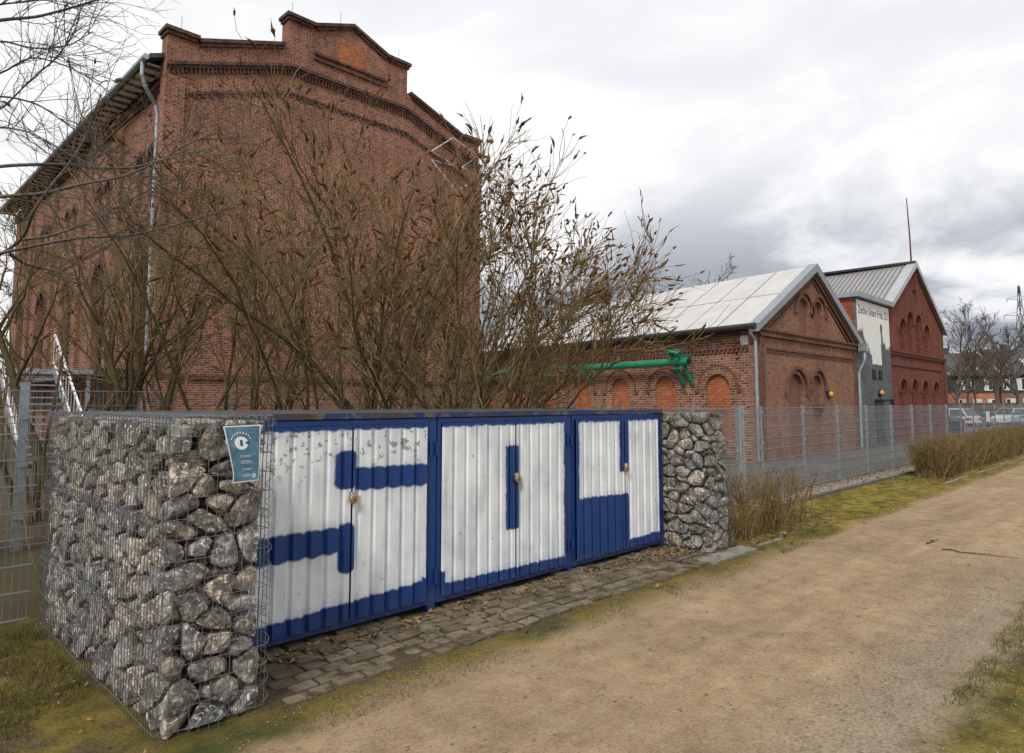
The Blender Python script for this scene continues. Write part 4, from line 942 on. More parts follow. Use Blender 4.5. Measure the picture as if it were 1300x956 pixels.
for i, x in enumerate(fxs):
    fpost((x, 5.55, gz(x)), 1.63, fe, .05 if x != 11.28 else .11)
    if i < len(fxs)-1: panel((x+.03, 5.52, gz(x)), (fxs[i+1]-.03, 5.52, gz(fxs[i+1])), 1.61, fe, .05 if x < 40 else .1)
MB().box(10.98, 11.06, 5.45, 5.53, 0, 1.62).build('gate_post', MAT['galv'], fe)
fe2 = empty('mesh_fence', (-1.5, 6.42, 0), 'short wire mesh fence running up to the back of the poster gabion', 'fence')
f2x = [-5.2, -2.9, -.6]
for i, x in enumerate(f2x):
    fpost((x, 6.44, 0), 1.63, fe2); panel((x+.03, 6.42, 0), ((f2x+[1.26])[i+1]-.03, 6.42, 0), 1.6, fe2)
fe3 = empty('mesh_fence', (6, 9.7, 0), 'wire mesh fence behind the bare shrubs in front of the brick hall', 'fence')
f3x = [-5.4, -3.04, -.68, 1.69, 4.05, 6.41, 8.77]
for i, x in enumerate(f3x):
    fpost((x, 9.7, 0), 1.93, fe3, .09 if x == 1.69 else .06)
    if i < len(f3x)-1: panel((x+.03, 9.67, 0), (f3x[i+1]-.03, 9.67, 0), 1.85, fe3)
ns = empty('notice_board', (33.5, 5.49, 0), 'small white notice board fixed to the mesh fence', 'sign')
pb = at(1254, 528, 1); tt = 5.48/(pb-_C)[1]; pb = _C+(pb-_C)*tt
ns.location = pb; MB().box(pb[0]-.28, pb[0]+.28, 5.47, 5.485, pb[2]-.17, pb[2]+.17).build('board', plain('pale_board', (.62, .62, .70), .5, var=.05), ns)

# ---------------------------------------------------------------- bare shrubs and trees
def walk(p, d, L_, n, wob, pull, rg):
    P = [np.array(p, float)]; d = np.array(d, float); d /= np.linalg.norm(d); s = L_/n
    for _ in range(n):
        d = d+rg.randn(3)*wob+np.array(pull)*s; d /= np.linalg.norm(d); P.append(P[-1]+d*s)
    return np.array(P)
def along(P, t):
    f = t*(len(P)-1); i = min(int(f), len(P)-2); return P[i]+(P[i+1]-P[i])*(f-i), (P[i+1]-P[i])/np.linalg.norm(P[i+1]-P[i])
def side(d, ang, rg):
    a = rg.randn(3); a -= a.dot(d)*d; a /= np.linalg.norm(a); return d*math.cos(ang)+a*math.sin(ang)
def head(tb, p, d, L_, rg):
    P = walk(p, d, L_, 6, .16, (0, 0, -1.2*rg.rand()), rg); r = np.array([.3, .8, 1., .85, .7, .4, .1])*rg.uniform(.008, .019)*(1+.35*rg.randn(7)); tb.tube(P, np.clip(np.abs(r), .002, .03), 5)
def leafbits(name, pts, mat, parent, rg):
    pts = np.array(pts); n = len(pts); a = rg.randn(n, 3); a /= np.linalg.norm(a, axis=1)[:, None]; b = rg.randn(n, 3)*.4; s = rg.uniform(.008, .026, n)[:, None]
    V = np.stack([pts, pts+a*s+b*s*.6, pts+a*s*1.9, pts+a*s-b*s*.6], 1).reshape(-1, 3); return tag(npmesh(name, V, np.arange(4*n).reshape(-1, 4), mat, parent), kind='stuff')
def butterfly_bush(base, label, stems, seed, H_=5.2, lean=(0, 0, 0), spread=.5, nsec=13, nter=7, headp=.4, name='butterfly_bush', thick=1., trunkmat='bark', group=None, straw=.12, zmax=5.6):
    rg = np.random.RandomState(seed); root = empty(name, (base[0], base[1], 0), label, 'shrub', group)
    TS, TT, TH, TW = TB(), TB(), TB(), TB(); LP = []; lean = np.array(lean, float)
    for k in range(stems):
        a = 2*math.pi*(k+rg.rand()*.7)/stems; sp_ = spread*rg.uniform(.35, 1.15)
        d = np.array([math.cos(a)*sp_, math.sin(a)*sp_*.7, 1.])+lean*rg.uniform(.5, 1.3)
        b = np.array([base[0]+.16*math.cos(a), base[1]+.16*math.sin(a), -.03]); L_ = H_*rg.uniform(.75, 1.08)
        P = walk(b, d, L_, 14, .10, (0, 0, -.05), rg)
        if P[-1][2] > zmax-.25: P = b+(P-b)*((zmax-.25)/P[-1][2]*rg.uniform(.93, 1.))
        r0 = rg.uniform(.022, .042)*thick; rr = r0*(1-np.linspace(0, 1, 15)**.8*.88)
        TS.tube(P, rr, 7)
        for j in range(nsec):
            t = rg.uniform(.22, 1.)**.75; p, dd = along(P, t); d2 = side(dd, rg.uniform(.3, 1.0), rg)+np.array([0, 0, .30]); L2 = rg.uniform(.45, 1.5)*(1.15-.55*t)
            r2 = min(r0*(1-.85*t), .014)*rg.uniform(.45, .8)+.002
            Q = walk(p, d2, L2, 7, .13, (0, 0, .10), rg)
            if Q[-1][2] > zmax+rg.uniform(-.3, .25): continue
            (TT if rg.rand() > straw else TW).tube(Q, r2*(1-np.linspace(0, 1, 8)*.75), 4)
            for m_ in range(nter):
                t2 = rg.uniform(.2, 1.); p2, dd2 = along(Q, t2); d3 = side(dd2, rg.uniform(.25, .9), rg)+np.array([0, 0, .15]); L3 = rg.uniform(.15, .75)
                W = walk(p2, d3, L3, 4, .15, (0, 0, .1), rg); (TT if rg.rand() > straw else TW).tube(W, np.linspace(.0050, .0025, 5)*rg.uniform(.8, 1.2), 3)
                if rg.rand() < .4: LP += [along(W, rg.rand())[0] for _ in range(2)]
                if W[-1][2] > 2.3 and rg.rand() < headp*min(1, max(.15, (W[-1][2]-2.0)/2.6)): head(TH, W[-1], W[-1]-W[-2], rg.uniform(.06, .20), rg)
            if rg.rand() < headp: head(TH, Q[-1], Q[-1]-Q[-2], rg.uniform(.10, .26), rg)
    TS.build('stem', MAT[trunkmat], root); tag(TT.build('twigs', MAT['twig'], root), kind='stuff')
    for o in (TW.build('pale_twig', MAT['straw'], root), TH.build('seed_heads', MAT['seed'], root)):
        if o: tag(o, kind='stuff')
    leafbits('withered_leaves', LP, MAT['withered'], root, rg)
    return root
def gb(px, d): p = at(px, 511, d); return (p[0], p[1])
rtv = _rt
butterfly_bush(gb(262, 9.6), 'bare bush with leaning trunks in front of the brick hall corner downpipe', 7, 21, 5.0, tuple(rtv*.12), .46, 12, 7, .12)
butterfly_bush(gb(330, 9.2), 'bare olive-brown bush behind the S gate, seed heads on its top', 7, 22, 5.8, (0, 0, 0), .38, 13, 8, .3, zmax=6.05)
butterfly_bush(gb(425, 9.0), 'dense bare bush with several upright mossy trunks behind the S gate', 8, 23, 5.9, (0, 0, 0), .36, 14, 8, .3, thick=1.25, zmax=6.1)
butterfly_bush(gb(492, 9.3), 'bare bush with one thick dark upright trunk behind the 0 gate', 6, 24, 5.8, tuple(rtv*.04), .30, 13, 8, .3, thick=1.5, zmax=6.0)
butterfly_bush(gb(555, 9.1), 'wide bare bush fanning past the brick hall corner against the sky', 17, 28, 5.0, tuple(rtv*.19), .40, 17, 10, .8, thick=.9, zmax=5.45)
butterfly_bush(gb(590, 9.5), 'low spreading bare bush leaning over the 4 gate', 8, 26, 4.4, tuple(rtv*.28), .36, 14, 9, .7, zmax=4.9)
butterfly_bush(gb(55, 9.8), 'many-stemmed bare bush at the foot of the outside stair', 8, 29, 4.6, (0, 0, 0), .40, 12, 8, .12)
butterfly_bush(gb(182, 9.9), 'bare bush with olive stems against the arched side windows of the hall', 8, 30, 5.0, tuple(rtv*-.05), .40, 12, 8, .15)
# arching pale canes
def canes(base, n, label, seed):
    rg = np.random.RandomState(seed); root = empty('cane_thicket', (base[0], base[1], 0), label, 'shrub'); A, B = TB(), TB()
    for k in range(n):
        a = rg.uniform(0, 2*math.pi); b = np.array([base[0]+rg.randn()*.9*rtv[0]+rg.randn()*.3, base[1]+rg.randn()*.9*rtv[1]+rg.randn()*.3, -.02])
        d = np.array([math.cos(a)*.7, math.sin(a)*.4, 1.2])+rtv*rg.uniform(-.2, .7); L_ = rg.uniform(2.0, 3.6)
        P = walk(b, d, L_, 12, .09, (0, 0, -.62), rg); P[:, 2] = np.maximum(P[:, 2], .02)
        if np.any((P[:, 1] < 6.5) & (P[:, 2] < 1.9)): continue
        (A if rg.rand() < .5 else B).tube(P, np.linspace(.007, .002, 13), 4)
        for j in range(7):
            p, dd = along(P, rg.uniform(.3, 1)); W = walk(p, side(dd, rg.uniform(.4, 1.2), rg), rg.uniform(.2, .8), 5, .14, (0, 0, -.9), rg)
            if np.any((W[:, 1] < 6.5) & (W[:, 2] < 1.9)): continue
            (A if rg.rand() < .4 else B).tube(W, np.linspace(.0036, .0015, 6), 3)
    tag(A.build('pale_canes', MAT['straw'], root), kind='stuff'); tag(B.build('brown_canes', MAT['twig'], root), kind='stuff')
canes(gb(660, 10.4), 140, 'thicket of arching straw-coloured canes behind the 4 gate', 31)
canes(gb(500, 9.6), 130, 'tangle of pale arching canes behind the 0 gate', 32)
canes(gb(340, 9.2), 100, 'tangle of pale arching canes rising behind the poster gabion', 33)

def bare_tree(base, label, seed, H_=5., r0=.08, lean=(0, 0, 0), lv=(9, 7, 6), name='bare_tree', mats=('bark', 'twig'), z0=0., tw=1., clear=.3, group=None, fine=.003):
    rg = np.random.RandomState(seed); root = empty(name, (base[0], base[1], z0), label, 'tree', group); A, B = TB(), TB()
    P = walk((base[0], base[1], z0-.05), np.array([0, 0, 1.])+np.array(lean), H_, 14, .07, (0, 0, .02), rg); A.tube(P, r0*(1-np.linspace(0, 1, 15)**.9*.9)+fine*.5, 9)
    for j in range(lv[0]):
        t = clear+(1-clear)*((j+rg.rand())/lv[0]); p, dd = along(P, t); L2 = H_*.55*(1.25-t)*rg.uniform(.7, 1.15); d2 = side(dd, rg.uniform(.55, 1.05), rg)
        Q = walk(p, d2, L2, 9, .12, (0, 0, .35/max(1, H_*.2)), rg); r2 = r0*(1-.85*t)*.5+fine; A.tube(Q, r2*(1-np.linspace(0, 1, 10)*.8), 6)
        for k in range(lv[1]):
            t2 = rg.uniform(.2, 1); p2, dd2 = along(Q, t2); L3 = L2*.5*(1.2-.6*t2)*rg.uniform(.5, 1.1); W = walk(p2, side(dd2, rg.uniform(.4, 1.), rg)+np.array([0, 0, .15]), L3, 6, .15, (0, 0, .1), rg)
            B.tube(W, (r2*.4*(1-.5*t2)+fine*.6)*np.linspace(1, .3, 7), 4)
            for q in range(lv[2]):
                p3, dd3 = along(W, rg.uniform(.2, 1)); U = walk(p3, side(dd3, rg.uniform(.35, .9), rg), L3*.45*rg.uniform(.4, 1.2), 4, .16, (0, 0, .1), rg); B.tube(U, fine*np.linspace(1., .45, 5)*tw, 3)
    A.build('trunk', MAT[mats[0]], root); B.build('crown', MAT[mats[1]], root); return root
bare_tree(gb(84, 8.6), 'slim mossy tree with forked trunk behind the poster gabion', 41, 4.6, .075, tuple(rtv*-.14), (11, 8, 7), clear=.35)
bare_tree(gb(128, 9.0), 'slender bare tree beside the white outside stair railing', 42, 4.4, .055, tuple(rtv*-.05), (10, 7, 7), clear=.38)
bare_tree(gb(166, 8.7), 'straight bare sapling with moss standing behind the gabion back corner', 43, 4.7, .06, tuple(rtv*-.03), (11, 8, 7), clear=.3)
bare_tree(gb(196, 9.2), 'thin bare sapling leaning right in front of the hall downpipe', 44, 4.0, .045, tuple(rtv*.18), (9, 7, 6), clear=.3)
# tree just outside the view whose limbs reach in over the fence
def reaching():
    rg = np.random.RandomState(77); tr = at(-230, 511, 6.2); root = empty('grey_tree', (tr[0], tr[1], 0), 'grey-barked tree whose long bare limbs reach over the left fence', 'tree'); A, B = TB(), TB()
    TP = walk((tr[0], tr[1], -.05), (0, 0, 1), 6.2, 14, .04, (0, 0, 0), rg); A.tube(TP, .13*(1-np.linspace(0, 1, 15)*.8), 9)
    limbs = [[(0, 210), (84, 208), (125, 214), (174, 213), (207, 202), (232, 185), (278, 168)], [(0, 249), (58, 246), (105, 233), (157, 225), (205, 203), (240, 188)],
             [(0, 325), (31, 302), (42, 268), (64, 236), (92, 203), (110, 172), (128, 120)], [(0, 322), (19, 317), (100, 301), (167, 300), (240, 281), (300, 262)],
             [(30, 304), (63, 300), (115, 282), (150, 262), (190, 240)], [(13, 323), (33, 336), (58, 342), (96, 350), (120, 352)], [(0, 25), (45, 22), (80, 13), (124, 0), (160, -16)],
             [(0, 142), (30, 110), (70, 75), (92, 48)], [(0, 95), (40, 70), (90, 85), (130, 110)], [(0, 160), (40, 168), (80, 190), (110, 222)], [(0, 50), (40, 62), (85, 60), (118, 40)],
             [(0, 5), (40, 2), (80, -10)], [(0, 120), (50, 132), (95, 165), (130, 190)], [(0, 268), (40, 280), (70, 300), (90, 330)]]
    for i, lb_ in enumerate(limbs):
        d0 = 6.0+.5*rg.rand(); P = []
        if lb_[0][0] <= 0:
            y0 = lb_[0][1]; zt = min(5.6, max(1.2, at(-200, y0+60, 6.2)[2])); ti = np.argmin(abs(TP[:, 2]-zt)); P.append(TP[ti])
            mid = at(-90, (y0+lb_[0][1])/2+18, d0); P.append(mid)
        for k, (x, y) in enumerate(lb_): P.append(at(x, y, d0+.25*math.sin(k*1.1+i)))
        P = np.array(P); n = len(P)
        tt = np.linspace(0, n-1, 5*n); Pi = np.stack([np.interp(tt, np.arange(n), P[:, c]) for c in range(3)], 1)
        for _ in range(3): Pi[1:-1] = (Pi[:-2]+2*Pi[1:-1]+Pi[2:])/4
        r0 = (.020 if i in (0, 1, 2, 3, 6) else .013); A.tube(Pi, np.linspace(r0, r0*.3, len(Pi)), 6)
        up_ = P[-1][2] > 3.4
        for j in range(15 if up_ else 6):
            p, dd = along(Pi, rg.uniform(.35, 1)); W = walk(p, side(dd, rg.uniform(.3, .9), rg), rg.uniform(.3, .95), 7, .12, (0, 0, .1), rg); B.tube(W, np.linspace(.0045, .0018, 8), 4)
            for q in range(6 if up_ else 2):
                p2, d2 = along(W, rg.uniform(.2, 1)); U = walk(p2, side(d2, rg.uniform(.3, .9), rg), rg.uniform(.1, .4), 4, .15, (0, 0, 0), rg); B.tube(U, np.linspace(.0026, .0012, 5), 3)
    A.build('limb', MAT['greybark'], root); B.build('twig', MAT['greybark'], root)
reaching()

# ---------------------------------------------------------------- clipped hedges
def hedge(x0, x1, y0, y1, h, n, label, seed, taper=0.):
    rg = np.random.RandomState(seed); root = empty('clipped_hedge', ((x0+x1)/2, (y0+y1)/2, gz((x0+x1)/2)), label, 'hedge'); A, B = TB(), TB()
    for k in range(n):
        u = rg.rand(); u = u**(1+taper); x = x0+(x1-x0)*u; y = y0+(y1-y0)*rg.rand(); z = gz(x)
        hh = h*(.97+.05*mnoise.noise(Vector((x*.8, y, 0)))+.03*rg.randn())*min(1, .80+(x-x0)*.7)
        P = walk((x, y, z-.02), (rg.randn()*.20, rg.randn()*.16, 1), hh, 6, .17, (0, 0, .25), rg); P[:, 2] = np.minimum(P[:, 2], z+h*1.03); A.tube(P, np.linspace(.0105, .0028, 7)*rg.uniform(.5, 1.3), 4)
        for j in range(6):
            p, dd = along(P, rg.uniform(.15, .98)); W = walk(p, side(dd, rg.uniform(.35, 1.0), rg)+np.array([0, 0, .2]), rg.uniform(.08, .26), 4, .24, (0, 0, .4), rg)
            W[:, 2] = np.minimum(W[:, 2], z+h*(1.0+.06*rg.rand())); B.tube(W, np.linspace(.0032, .0015, 5), 3)
    A.build('stems', MAT['hedge'], root); B.build('twigs', MAT['hedge'], root)
hedge(7.75, 10.2, 3.98, 4.45, .84, 150, 'short bare hedge stub growing against the second gabion', 51)
hedge(17.7, 62, 4.0, 4.55, .95, 2900, 'long clipped brown leafless hedge along the tan path', 52, .75)

# ---------------------------------------------------------------- loose cover: grass, leaves, pebbles
def blades(name, regions, label, cat):
    V, T = [], []; c = 0; rg = np.random.RandomState(5)
    for (x0, x1, y0, y1, n, h, pw) in regions:
        x = x0+(x1-x0)*rg.rand(n)**pw; y = y0+(y1-y0)*rg.rand(n); keep = np.array([mnoise.noise(Vector((a*1.3, b*1.6, 2)))+.35*mnoise.noise(Vector((a*5, b*5, 3))) > -.12 for a, b in zip(x, y)])
        x, y = x[keep], y[keep]; n = len(x); z = np.array([gz(a) for a in x]); a = rg.rand(n)*6.28; hh = h*rg.uniform(.4, 1.3, n); wd = rg.uniform(.0012, .003, n)
        b0 = np.stack([x+np.cos(a)*wd, y+np.sin(a)*wd, z-.003], 1); b1 = np.stack([x-np.cos(a)*wd, y-np.sin(a)*wd, z-.003], 1)
        t = np.stack([x+rg.randn(n)*hh*.55, y+rg.randn(n)*hh*.55, z+hh], 1); V.append(np.stack([b0, b1, t], 1).reshape(-1, 3)); T.append(np.arange(3*n).reshape(-1, 3)+c); c += 3*n
    return tag(npmesh(name, np.concatenate(V), np.concatenate(T), MAT['grass']), label, cat, kind='stuff')
blades('grass', [(-1.6, 1.26, 3.0, 6.4, 60000, .036, 1), (-1.6, 1.26, 3.0, 6.4, 6000, .06, 1), (7.7, 46, 3.35, 4.95, 60000, .035, 1.7), (3.2, 13, .1, 1.10, 22000, .045, 1), (1.85, 7.6, 3.3, 3.75, 6000, .026, 1)], 'short yellowish grass and moss along the path edges', 'grass')
def litter():
    rg = np.random.RandomState(9); V, T = [], []; c = 0
    def put(x, y, s, z=None):
        nonlocal c
        z = gz(x)+.012 if z is None else z; a = rg.rand()*6.28; u = np.array([math.cos(a), math.sin(a), rg.randn()*.25]); v = np.array([-math.sin(a), math.cos(a), rg.randn()*.3])*rg.uniform(.4, .75); p = np.array([x, y, z])
        cup = np.array([0, 0, s*rg.uniform(.05, .35)])
        q = [p-u*s+cup, p-v*s*.8-u*s*.3, p+u*s*.3-v*s, p+u*s*1.1+cup, p+v*s*.9+u*s*.2+cup*.6, p+v*s*.8-u*s*.5]
        V.extend(q); T.extend([(c, c+1, c+2, c+3), (c, c+3, c+4, c+5)]); c += 6
    for _ in range(2600): x = 10.7+34*rg.rand()**1.6; put(x, rg.uniform(4.9, 5.75), rg.uniform(.015, .042))
    for _ in range(520): put(rg.uniform(7.7, 10.6), rg.uniform(3.74, 4.7), rg.uniform(.012, .035))
    for _ in range(700): x = rg.uniform(2, 7.1); put(x, 4.48-abs(rg.randn())*.16, rg.uniform(.008, .026), .022)
    for _ in range(70): put(rg.uniform(2, 7.3), rg.uniform(3.5, 4.4), rg.uniform(.010, .030), .026)
    for _ in range(130): put(6.75+rg.randn()*.2, 4.2+rg.randn()*.12, rg.uniform(.012, .03), .02+abs(rg.randn())*.03)
    for _ in range(140): put(rg.uniform(-1, 1.25), rg.uniform(3.6, 6.3), rg.uniform(.007, .019), .02)
    for _ in range(900): x = 16.7+30*rg.rand()**1.5; put(x, rg.uniform(3.8, 4.9), rg.uniform(.015, .035))
    for _ in range(60): put(rg.uniform(2.5, 12), rg.uniform(1.0, 3.4), rg.uniform(.006, .018), .014)
    tag(npmesh('leaf_litter', np.array(V), np.array(T), MAT['leaf']), 'dead brown leaves blown along fence, hedge and gates', 'leaves', kind='stuff')
litter()
def pebbles():
    rg = np.random.RandomState(12); ico = np.array([(0, 0, 1), (.89, 0, .45), (.28, .85, .45), (-.72, .53, .45), (-.72, -.53, .45), (.28, -.85, .45), (0, 0, -.6)])
    tri = np.array([(0, 1, 2), (0, 2, 3), (0, 3, 4), (0, 4, 5), (0, 5, 1), (6, 2, 1), (6, 3, 2), (6, 4, 3), (6, 5, 4), (6, 1, 5)])
    def mk(name, lst, mat, label):
        n = len(lst); A = np.array(lst); V = ico[None]*(1+.3*rg.randn(n, 7, 1))*A[:, 3][:, None, None]*np.array([1, .8, .6])[None, None]; V += A[:, None, :3]
        T = (tri[None]+np.arange(n)[:, None, None]*7).reshape(-1, 3); tag(npmesh(name, V.reshape(-1, 3), T, mat), label, 'pebbles', kind='stuff')
    L1 = []
    for _ in range(14000):
        x = 1.5+12*rg.rand()**1.4; y = rg.uniform(.7, 3.6); s = rg.uniform(.0016, .0045) if rg.rand() < .95 else rg.uniform(.005, .013); L1.append((x, y, .007+s*.2, s))
    for _ in range(2500): x = 3.5+6*rg.rand(); y = 1.25+.35*rg.randn(); s = rg.uniform(.002, .008); L1.append((x, y, .007+s*.2, s))
    for _ in range(1500): x = 1.9+6*rg.rand(); y = 3.5+.12*rg.randn(); s = rg.uniform(.002, .008); L1.append((x, y, .007+s*.2, s))
    mk('path_pebbles', L1, plain('path_grit', (.26, .215, .16), .9, var=.6, scale=60), 'fine loose grit and pebbles on the tan path')
    L2 = [(10.7+26*rg.rand()**1.5, rg.uniform(4.94, 5.6), .012, rg.uniform(.008, .022)) for _ in range(5000)]
    mk('gravel', L2, plain('grey_gravel', (.30, .285, .27), .9, var=.6, scale=40), 'grey gravel strip beneath the mesh fence')
pebbles()
for (a, b, l) in (((1196, 699), (1292, 711), 'long thin crooked stick lying across the tan path'), ((1176, 692), (1190, 686), 'short dark twig lying on the tan path beyond the long stick')):
    p, q = onz(*a), onz(*b); rg = np.random.RandomState(3); n = 9; P = np.linspace(p, q, n); P[1:-1] += rg.randn(n-2, 3)*.02*np.array([1, 1, 0]); P[:, 2] = .013+.006*rg.rand(n)
    o = MB().tube(P, list(np.linspace(.008, .003, n)), 6).build('stick', MAT['bark']); tag(o, l, 'stick')
p = onz(868, 706); P = [at(838, 655, 8.25), at(850, 676, 8.15), (p[0], p[1], .02)]
tag(MB().tube([tuple(q) for q in P], [.004, .006, .007], 6).build('dry_stalk', MAT['straw']), 'pale dry stalk leaning against the end of the 4 gate', 'stalk')

# ---------------------------------------------------------------- parked cars and yard bin
tyre = plain('tyre_rubber', (.018, .018, .018), .85); rim = plain('wheel_rim', (.35, .35, .36), .35, .7)
def paint(name, c, metal=.3): return plain(name, c, .28, metal, var=.05, spec=.6)
def car(loc, yaw, L_, W_, Ht, body, label, van=False):
    root = empty('parked_car', loc, label, 'car', None); ca, sa = math.cos(yaw), math.sin(yaw); o = Vector(loc)
    def T(x, y, z): return (o.x+x*ca-y*sa, o.y+x*sa+y*ca, o.z+z)
    w2 = W_/2; hb = Ht*.58
    if van: low = [(-L_/2, .30), (-L_/2, hb*1.02), (L_*.30, hb*.98), (L_*.46, hb*.82), (L_/2, hb*.62), (L_/2, .28)]; cab = [(-L_/2+.05, hb), (-L_/2+.14, Ht), (L_*.10, Ht), (L_*.34, hb*.97)]
    else: low = [(-L_/2, .32), (-L_/2+.03, hb), (L_*.20, hb*.98), (L_*.44, hb*.84), (L_/2, hb*.62), (L_/2, .30)]; cab = [(-L_/2+.08, hb), (-L_/2+.55, Ht-.03), (-.05*L_, Ht), (L_*.24, hb*.97)]
    def loft(pr, wb, wt, z0, z1):
        m = MB(); n = len(pr); V = []
        for s in (-1, 1):
            for x, z in pr: t = min(1, max(0, (z-z0)/(z1-z0))); V.append(T(x, s*(wb+(wt-wb)*t), z))
        m.add(V, [tuple(range(n)), tuple(range(2*n-1, n-1, -1))]+[(i, i+n, (i+1) % n+n, (i+1) % n) for i in range(n)]); return m
    b = loft(low, w2, w2*.97, .3, hb).build('body', body, root)
    bv = b.modifiers.new('b', 'BEVEL'); bv.width = .07; bv.segments = 3
    c = loft(cab, w2*.96, w2*.80, hb, Ht).build('cabin', body, root); bv = c.modifiers.new('b', 'BEVEL'); bv.width = .05; bv.segments = 2
    gl = MAT['glass']
    def onside(s, pts, nm):
        q = []
        for x, z in pts: t = (z-hb)/(Ht-hb); q.append(T(x, s*(w2*.96+(w2*.80-w2*.96)*t+.006), z))
        m = MB(); m.prism(q, (Vector(T(0, s, 0))-Vector(T(0, 0, 0)))*-.02); m.build(nm, gl, root)
    (x1, z1), (x2, z2), (x3, z3), (x4, z4) = cab; zm, zt = hb+.05, Ht-.09
    def lerpx(a, b_, z): return a[0]+(b_[0]-a[0])*(z-a[1])/(b_[1]-a[1])
    xa, xb = lerpx(cab[0], cab[1], zm)+.12, lerpx(cab[3], cab[2], zm)-.14; xc_, xd = lerpx(cab[0], cab[1], zt)+.10, lerpx(cab[3], cab[2], zt)-.10; mid = (xa+xb)/2
    for s in (-1, 1):
        onside(s, [(xa, zm), (mid-.05, zm), (mid-.05, zt), (xc_, zt)], 'side_window'); onside(s, [(mid+.05, zm), (xb, zm), (xd, zt), (mid+.05, zt)], 'side_window')
    for a, b_, sg, nm in ((cab[3], cab[2], 1, 'windscreen'), (cab[0], cab[1], -1, 'rear_window')):
        q = []
        for z, k in ((zm+.02, .86), (zt+.03, .74)):
            x = lerpx(a, b_, z)+sg*.012
            q.append((x, z, k))
        m = MB(); m.hexa([T(q[0][0]-.02*sg, -w2*q[0][2], q[0][1]), T(q[0][0]-.02*sg, w2*q[0][2], q[0][1]), T(q[0][0], w2*q[0][2], q[0][1]), T(q[0][0], -w2*q[0][2], q[0][1]), T(q[1][0]-.02*sg, -w2*q[1][2], q[1][1]), T(q[1][0]-.02*sg, w2*q[1][2], q[1][1]), T(q[1][0], w2*q[1][2], q[1][1]), T(q[1][0], -w2*q[1][2], q[1][1])]); m.build(nm, gl, root)
    for x in (-L_*.31, L_*.31):
        for s in (-1, 1):
            wh = MB().tube([T(x, s*(w2-.16), .31), T(x, s*(w2+.015), .31)], .31, 16).build('wheel', tyre, root); MB().tube([T(x, s*(w2+.016), .31), T(x, s*(w2+.026), .31)], .20, 12).build('rim', rim, wh)
    red = bpy.data.materials.get('tail_lamp_red') or plain('tail_lamp_red', (.42, .012, .02), .3); lampm = bpy.data.materials.get('headlamp_clear') or plain('headlamp_clear', (.7, .7, .72), .2)
    for s in (-1, 1):
        m = MB(); x = -L_/2; m.hexa([T(x-.02, s*(w2*.55), hb*.68), T(x-.02, s*(w2+.004), hb*.68), T(x+.22, s*(w2+.008), hb*.68), T(x+.22, s*w2*.55, hb*.68), T(x-.02, s*w2*.55, hb*.90), T(x-.02, s*(w2+.004), hb*.90), T(x+.22, s*(w2+.004), hb*.90), T(x+.22, s*w2*.55, hb*.90)]); m.build('tail_light', red, root)
        x = L_/2-.12; m = MB(); m.hexa([T(x, s*w2*.55, hb*.58), T(x, s*(w2+.004), hb*.58), T(x+.14, s*w2*.95, hb*.58), T(x+.14, s*w2*.55, hb*.58), T(x-.05, s*w2*.55, hb*.76), T(x-.05, s*(w2+.004), hb*.76), T(x+.10, s*w2*.95, hb*.76), T(x+.10, s*w2*.55, hb*.76)]); m.build('headlight', lampm, root)
    m = MB(); m.hexa([T(-L_/2-.006, -.26, hb*.55), T(-L_/2-.006, .26, hb*.55), T(-L_/2+.02, .26, hb*.55), T(-L_/2+.02, -.26, hb*.55), T(-L_/2-.006, -.26, hb*.68), T(-L_/2-.006, .26, hb*.68), T(-L_/2+.02, .26, hb*.68), T(-L_/2+.02, -.26, hb*.68)]); m.build('number_plate', MAT['whitepaint'], root)
def gpos(px, d): p = at(px, 511, d); return (p[0], p[1], gz(p[0]))
car(gpos(1203, 57), AZ+R(25), 4.3, 1.78, 1.52, paint('silver_paint', (.62, .64, .66)), 'silver hatchback parked behind the dark yard bin, rear towards the fence')
car(gpos(1226, 62), AZ+R(-150), 4.3, 1.76, 1.46, paint('grey_paint', (.17, .18, .19)), 'grey saloon car parked between the silver hatchback and the white van')
car(gpos(1281, 75), AZ+R(118), 4.4, 1.85, 1.85, paint('white_car_paint', (.72, .73, .75), 0), 'white people carrier parked by the far garden wall', True)
car(gpos(1312, 72), AZ+R(100), 4.3, 1.78, 1.48, paint('pale_blue_paint', (.30, .35, .42)), 'blue-grey car parked beyond the white people carrier')
bp = onz(1207, 549); gb_ = empty('grit_bin', (bp[0], bp[1], 0), 'dark blue lidded grit bin standing behind the mesh fence', 'bin')
navy = plain('navy_plastic', (.014, .022, .045), .5); ax = _rt; ay = _fw
def loc(u, v, z): p = bp+ax*u+ay*v; return (p[0], p[1], z)
m = MB(); m.hexa([loc(-.47, -.35, 0), loc(.47, -.35, 0), loc(.47, .35, 0), loc(-.47, .35, 0), loc(-.54, -.42, .66), loc(.54, -.42, .66), loc(.54, .42, .66), loc(-.54, .42, .66)]); m.build('body', navy, gb_)
m = MB(); m.hexa([loc(-.58, -.46, .665), loc(.58, -.46, .665), loc(.58, .46, .665), loc(-.58, .46, .665), loc(-.50, -.36, .80), loc(.50, -.36, .80), loc(.50, .40, .92), loc(-.50, .40, .92)]); m.build('lid', navy, gb_)
m = MB(); m.tube([loc(-.15, -.47, .70), loc(-.15, -.52, .70), loc(.15, -.52, .70), loc(.15, -.47, .70)], .015, 6); m.build('handle', MAT['galv'], gb_)

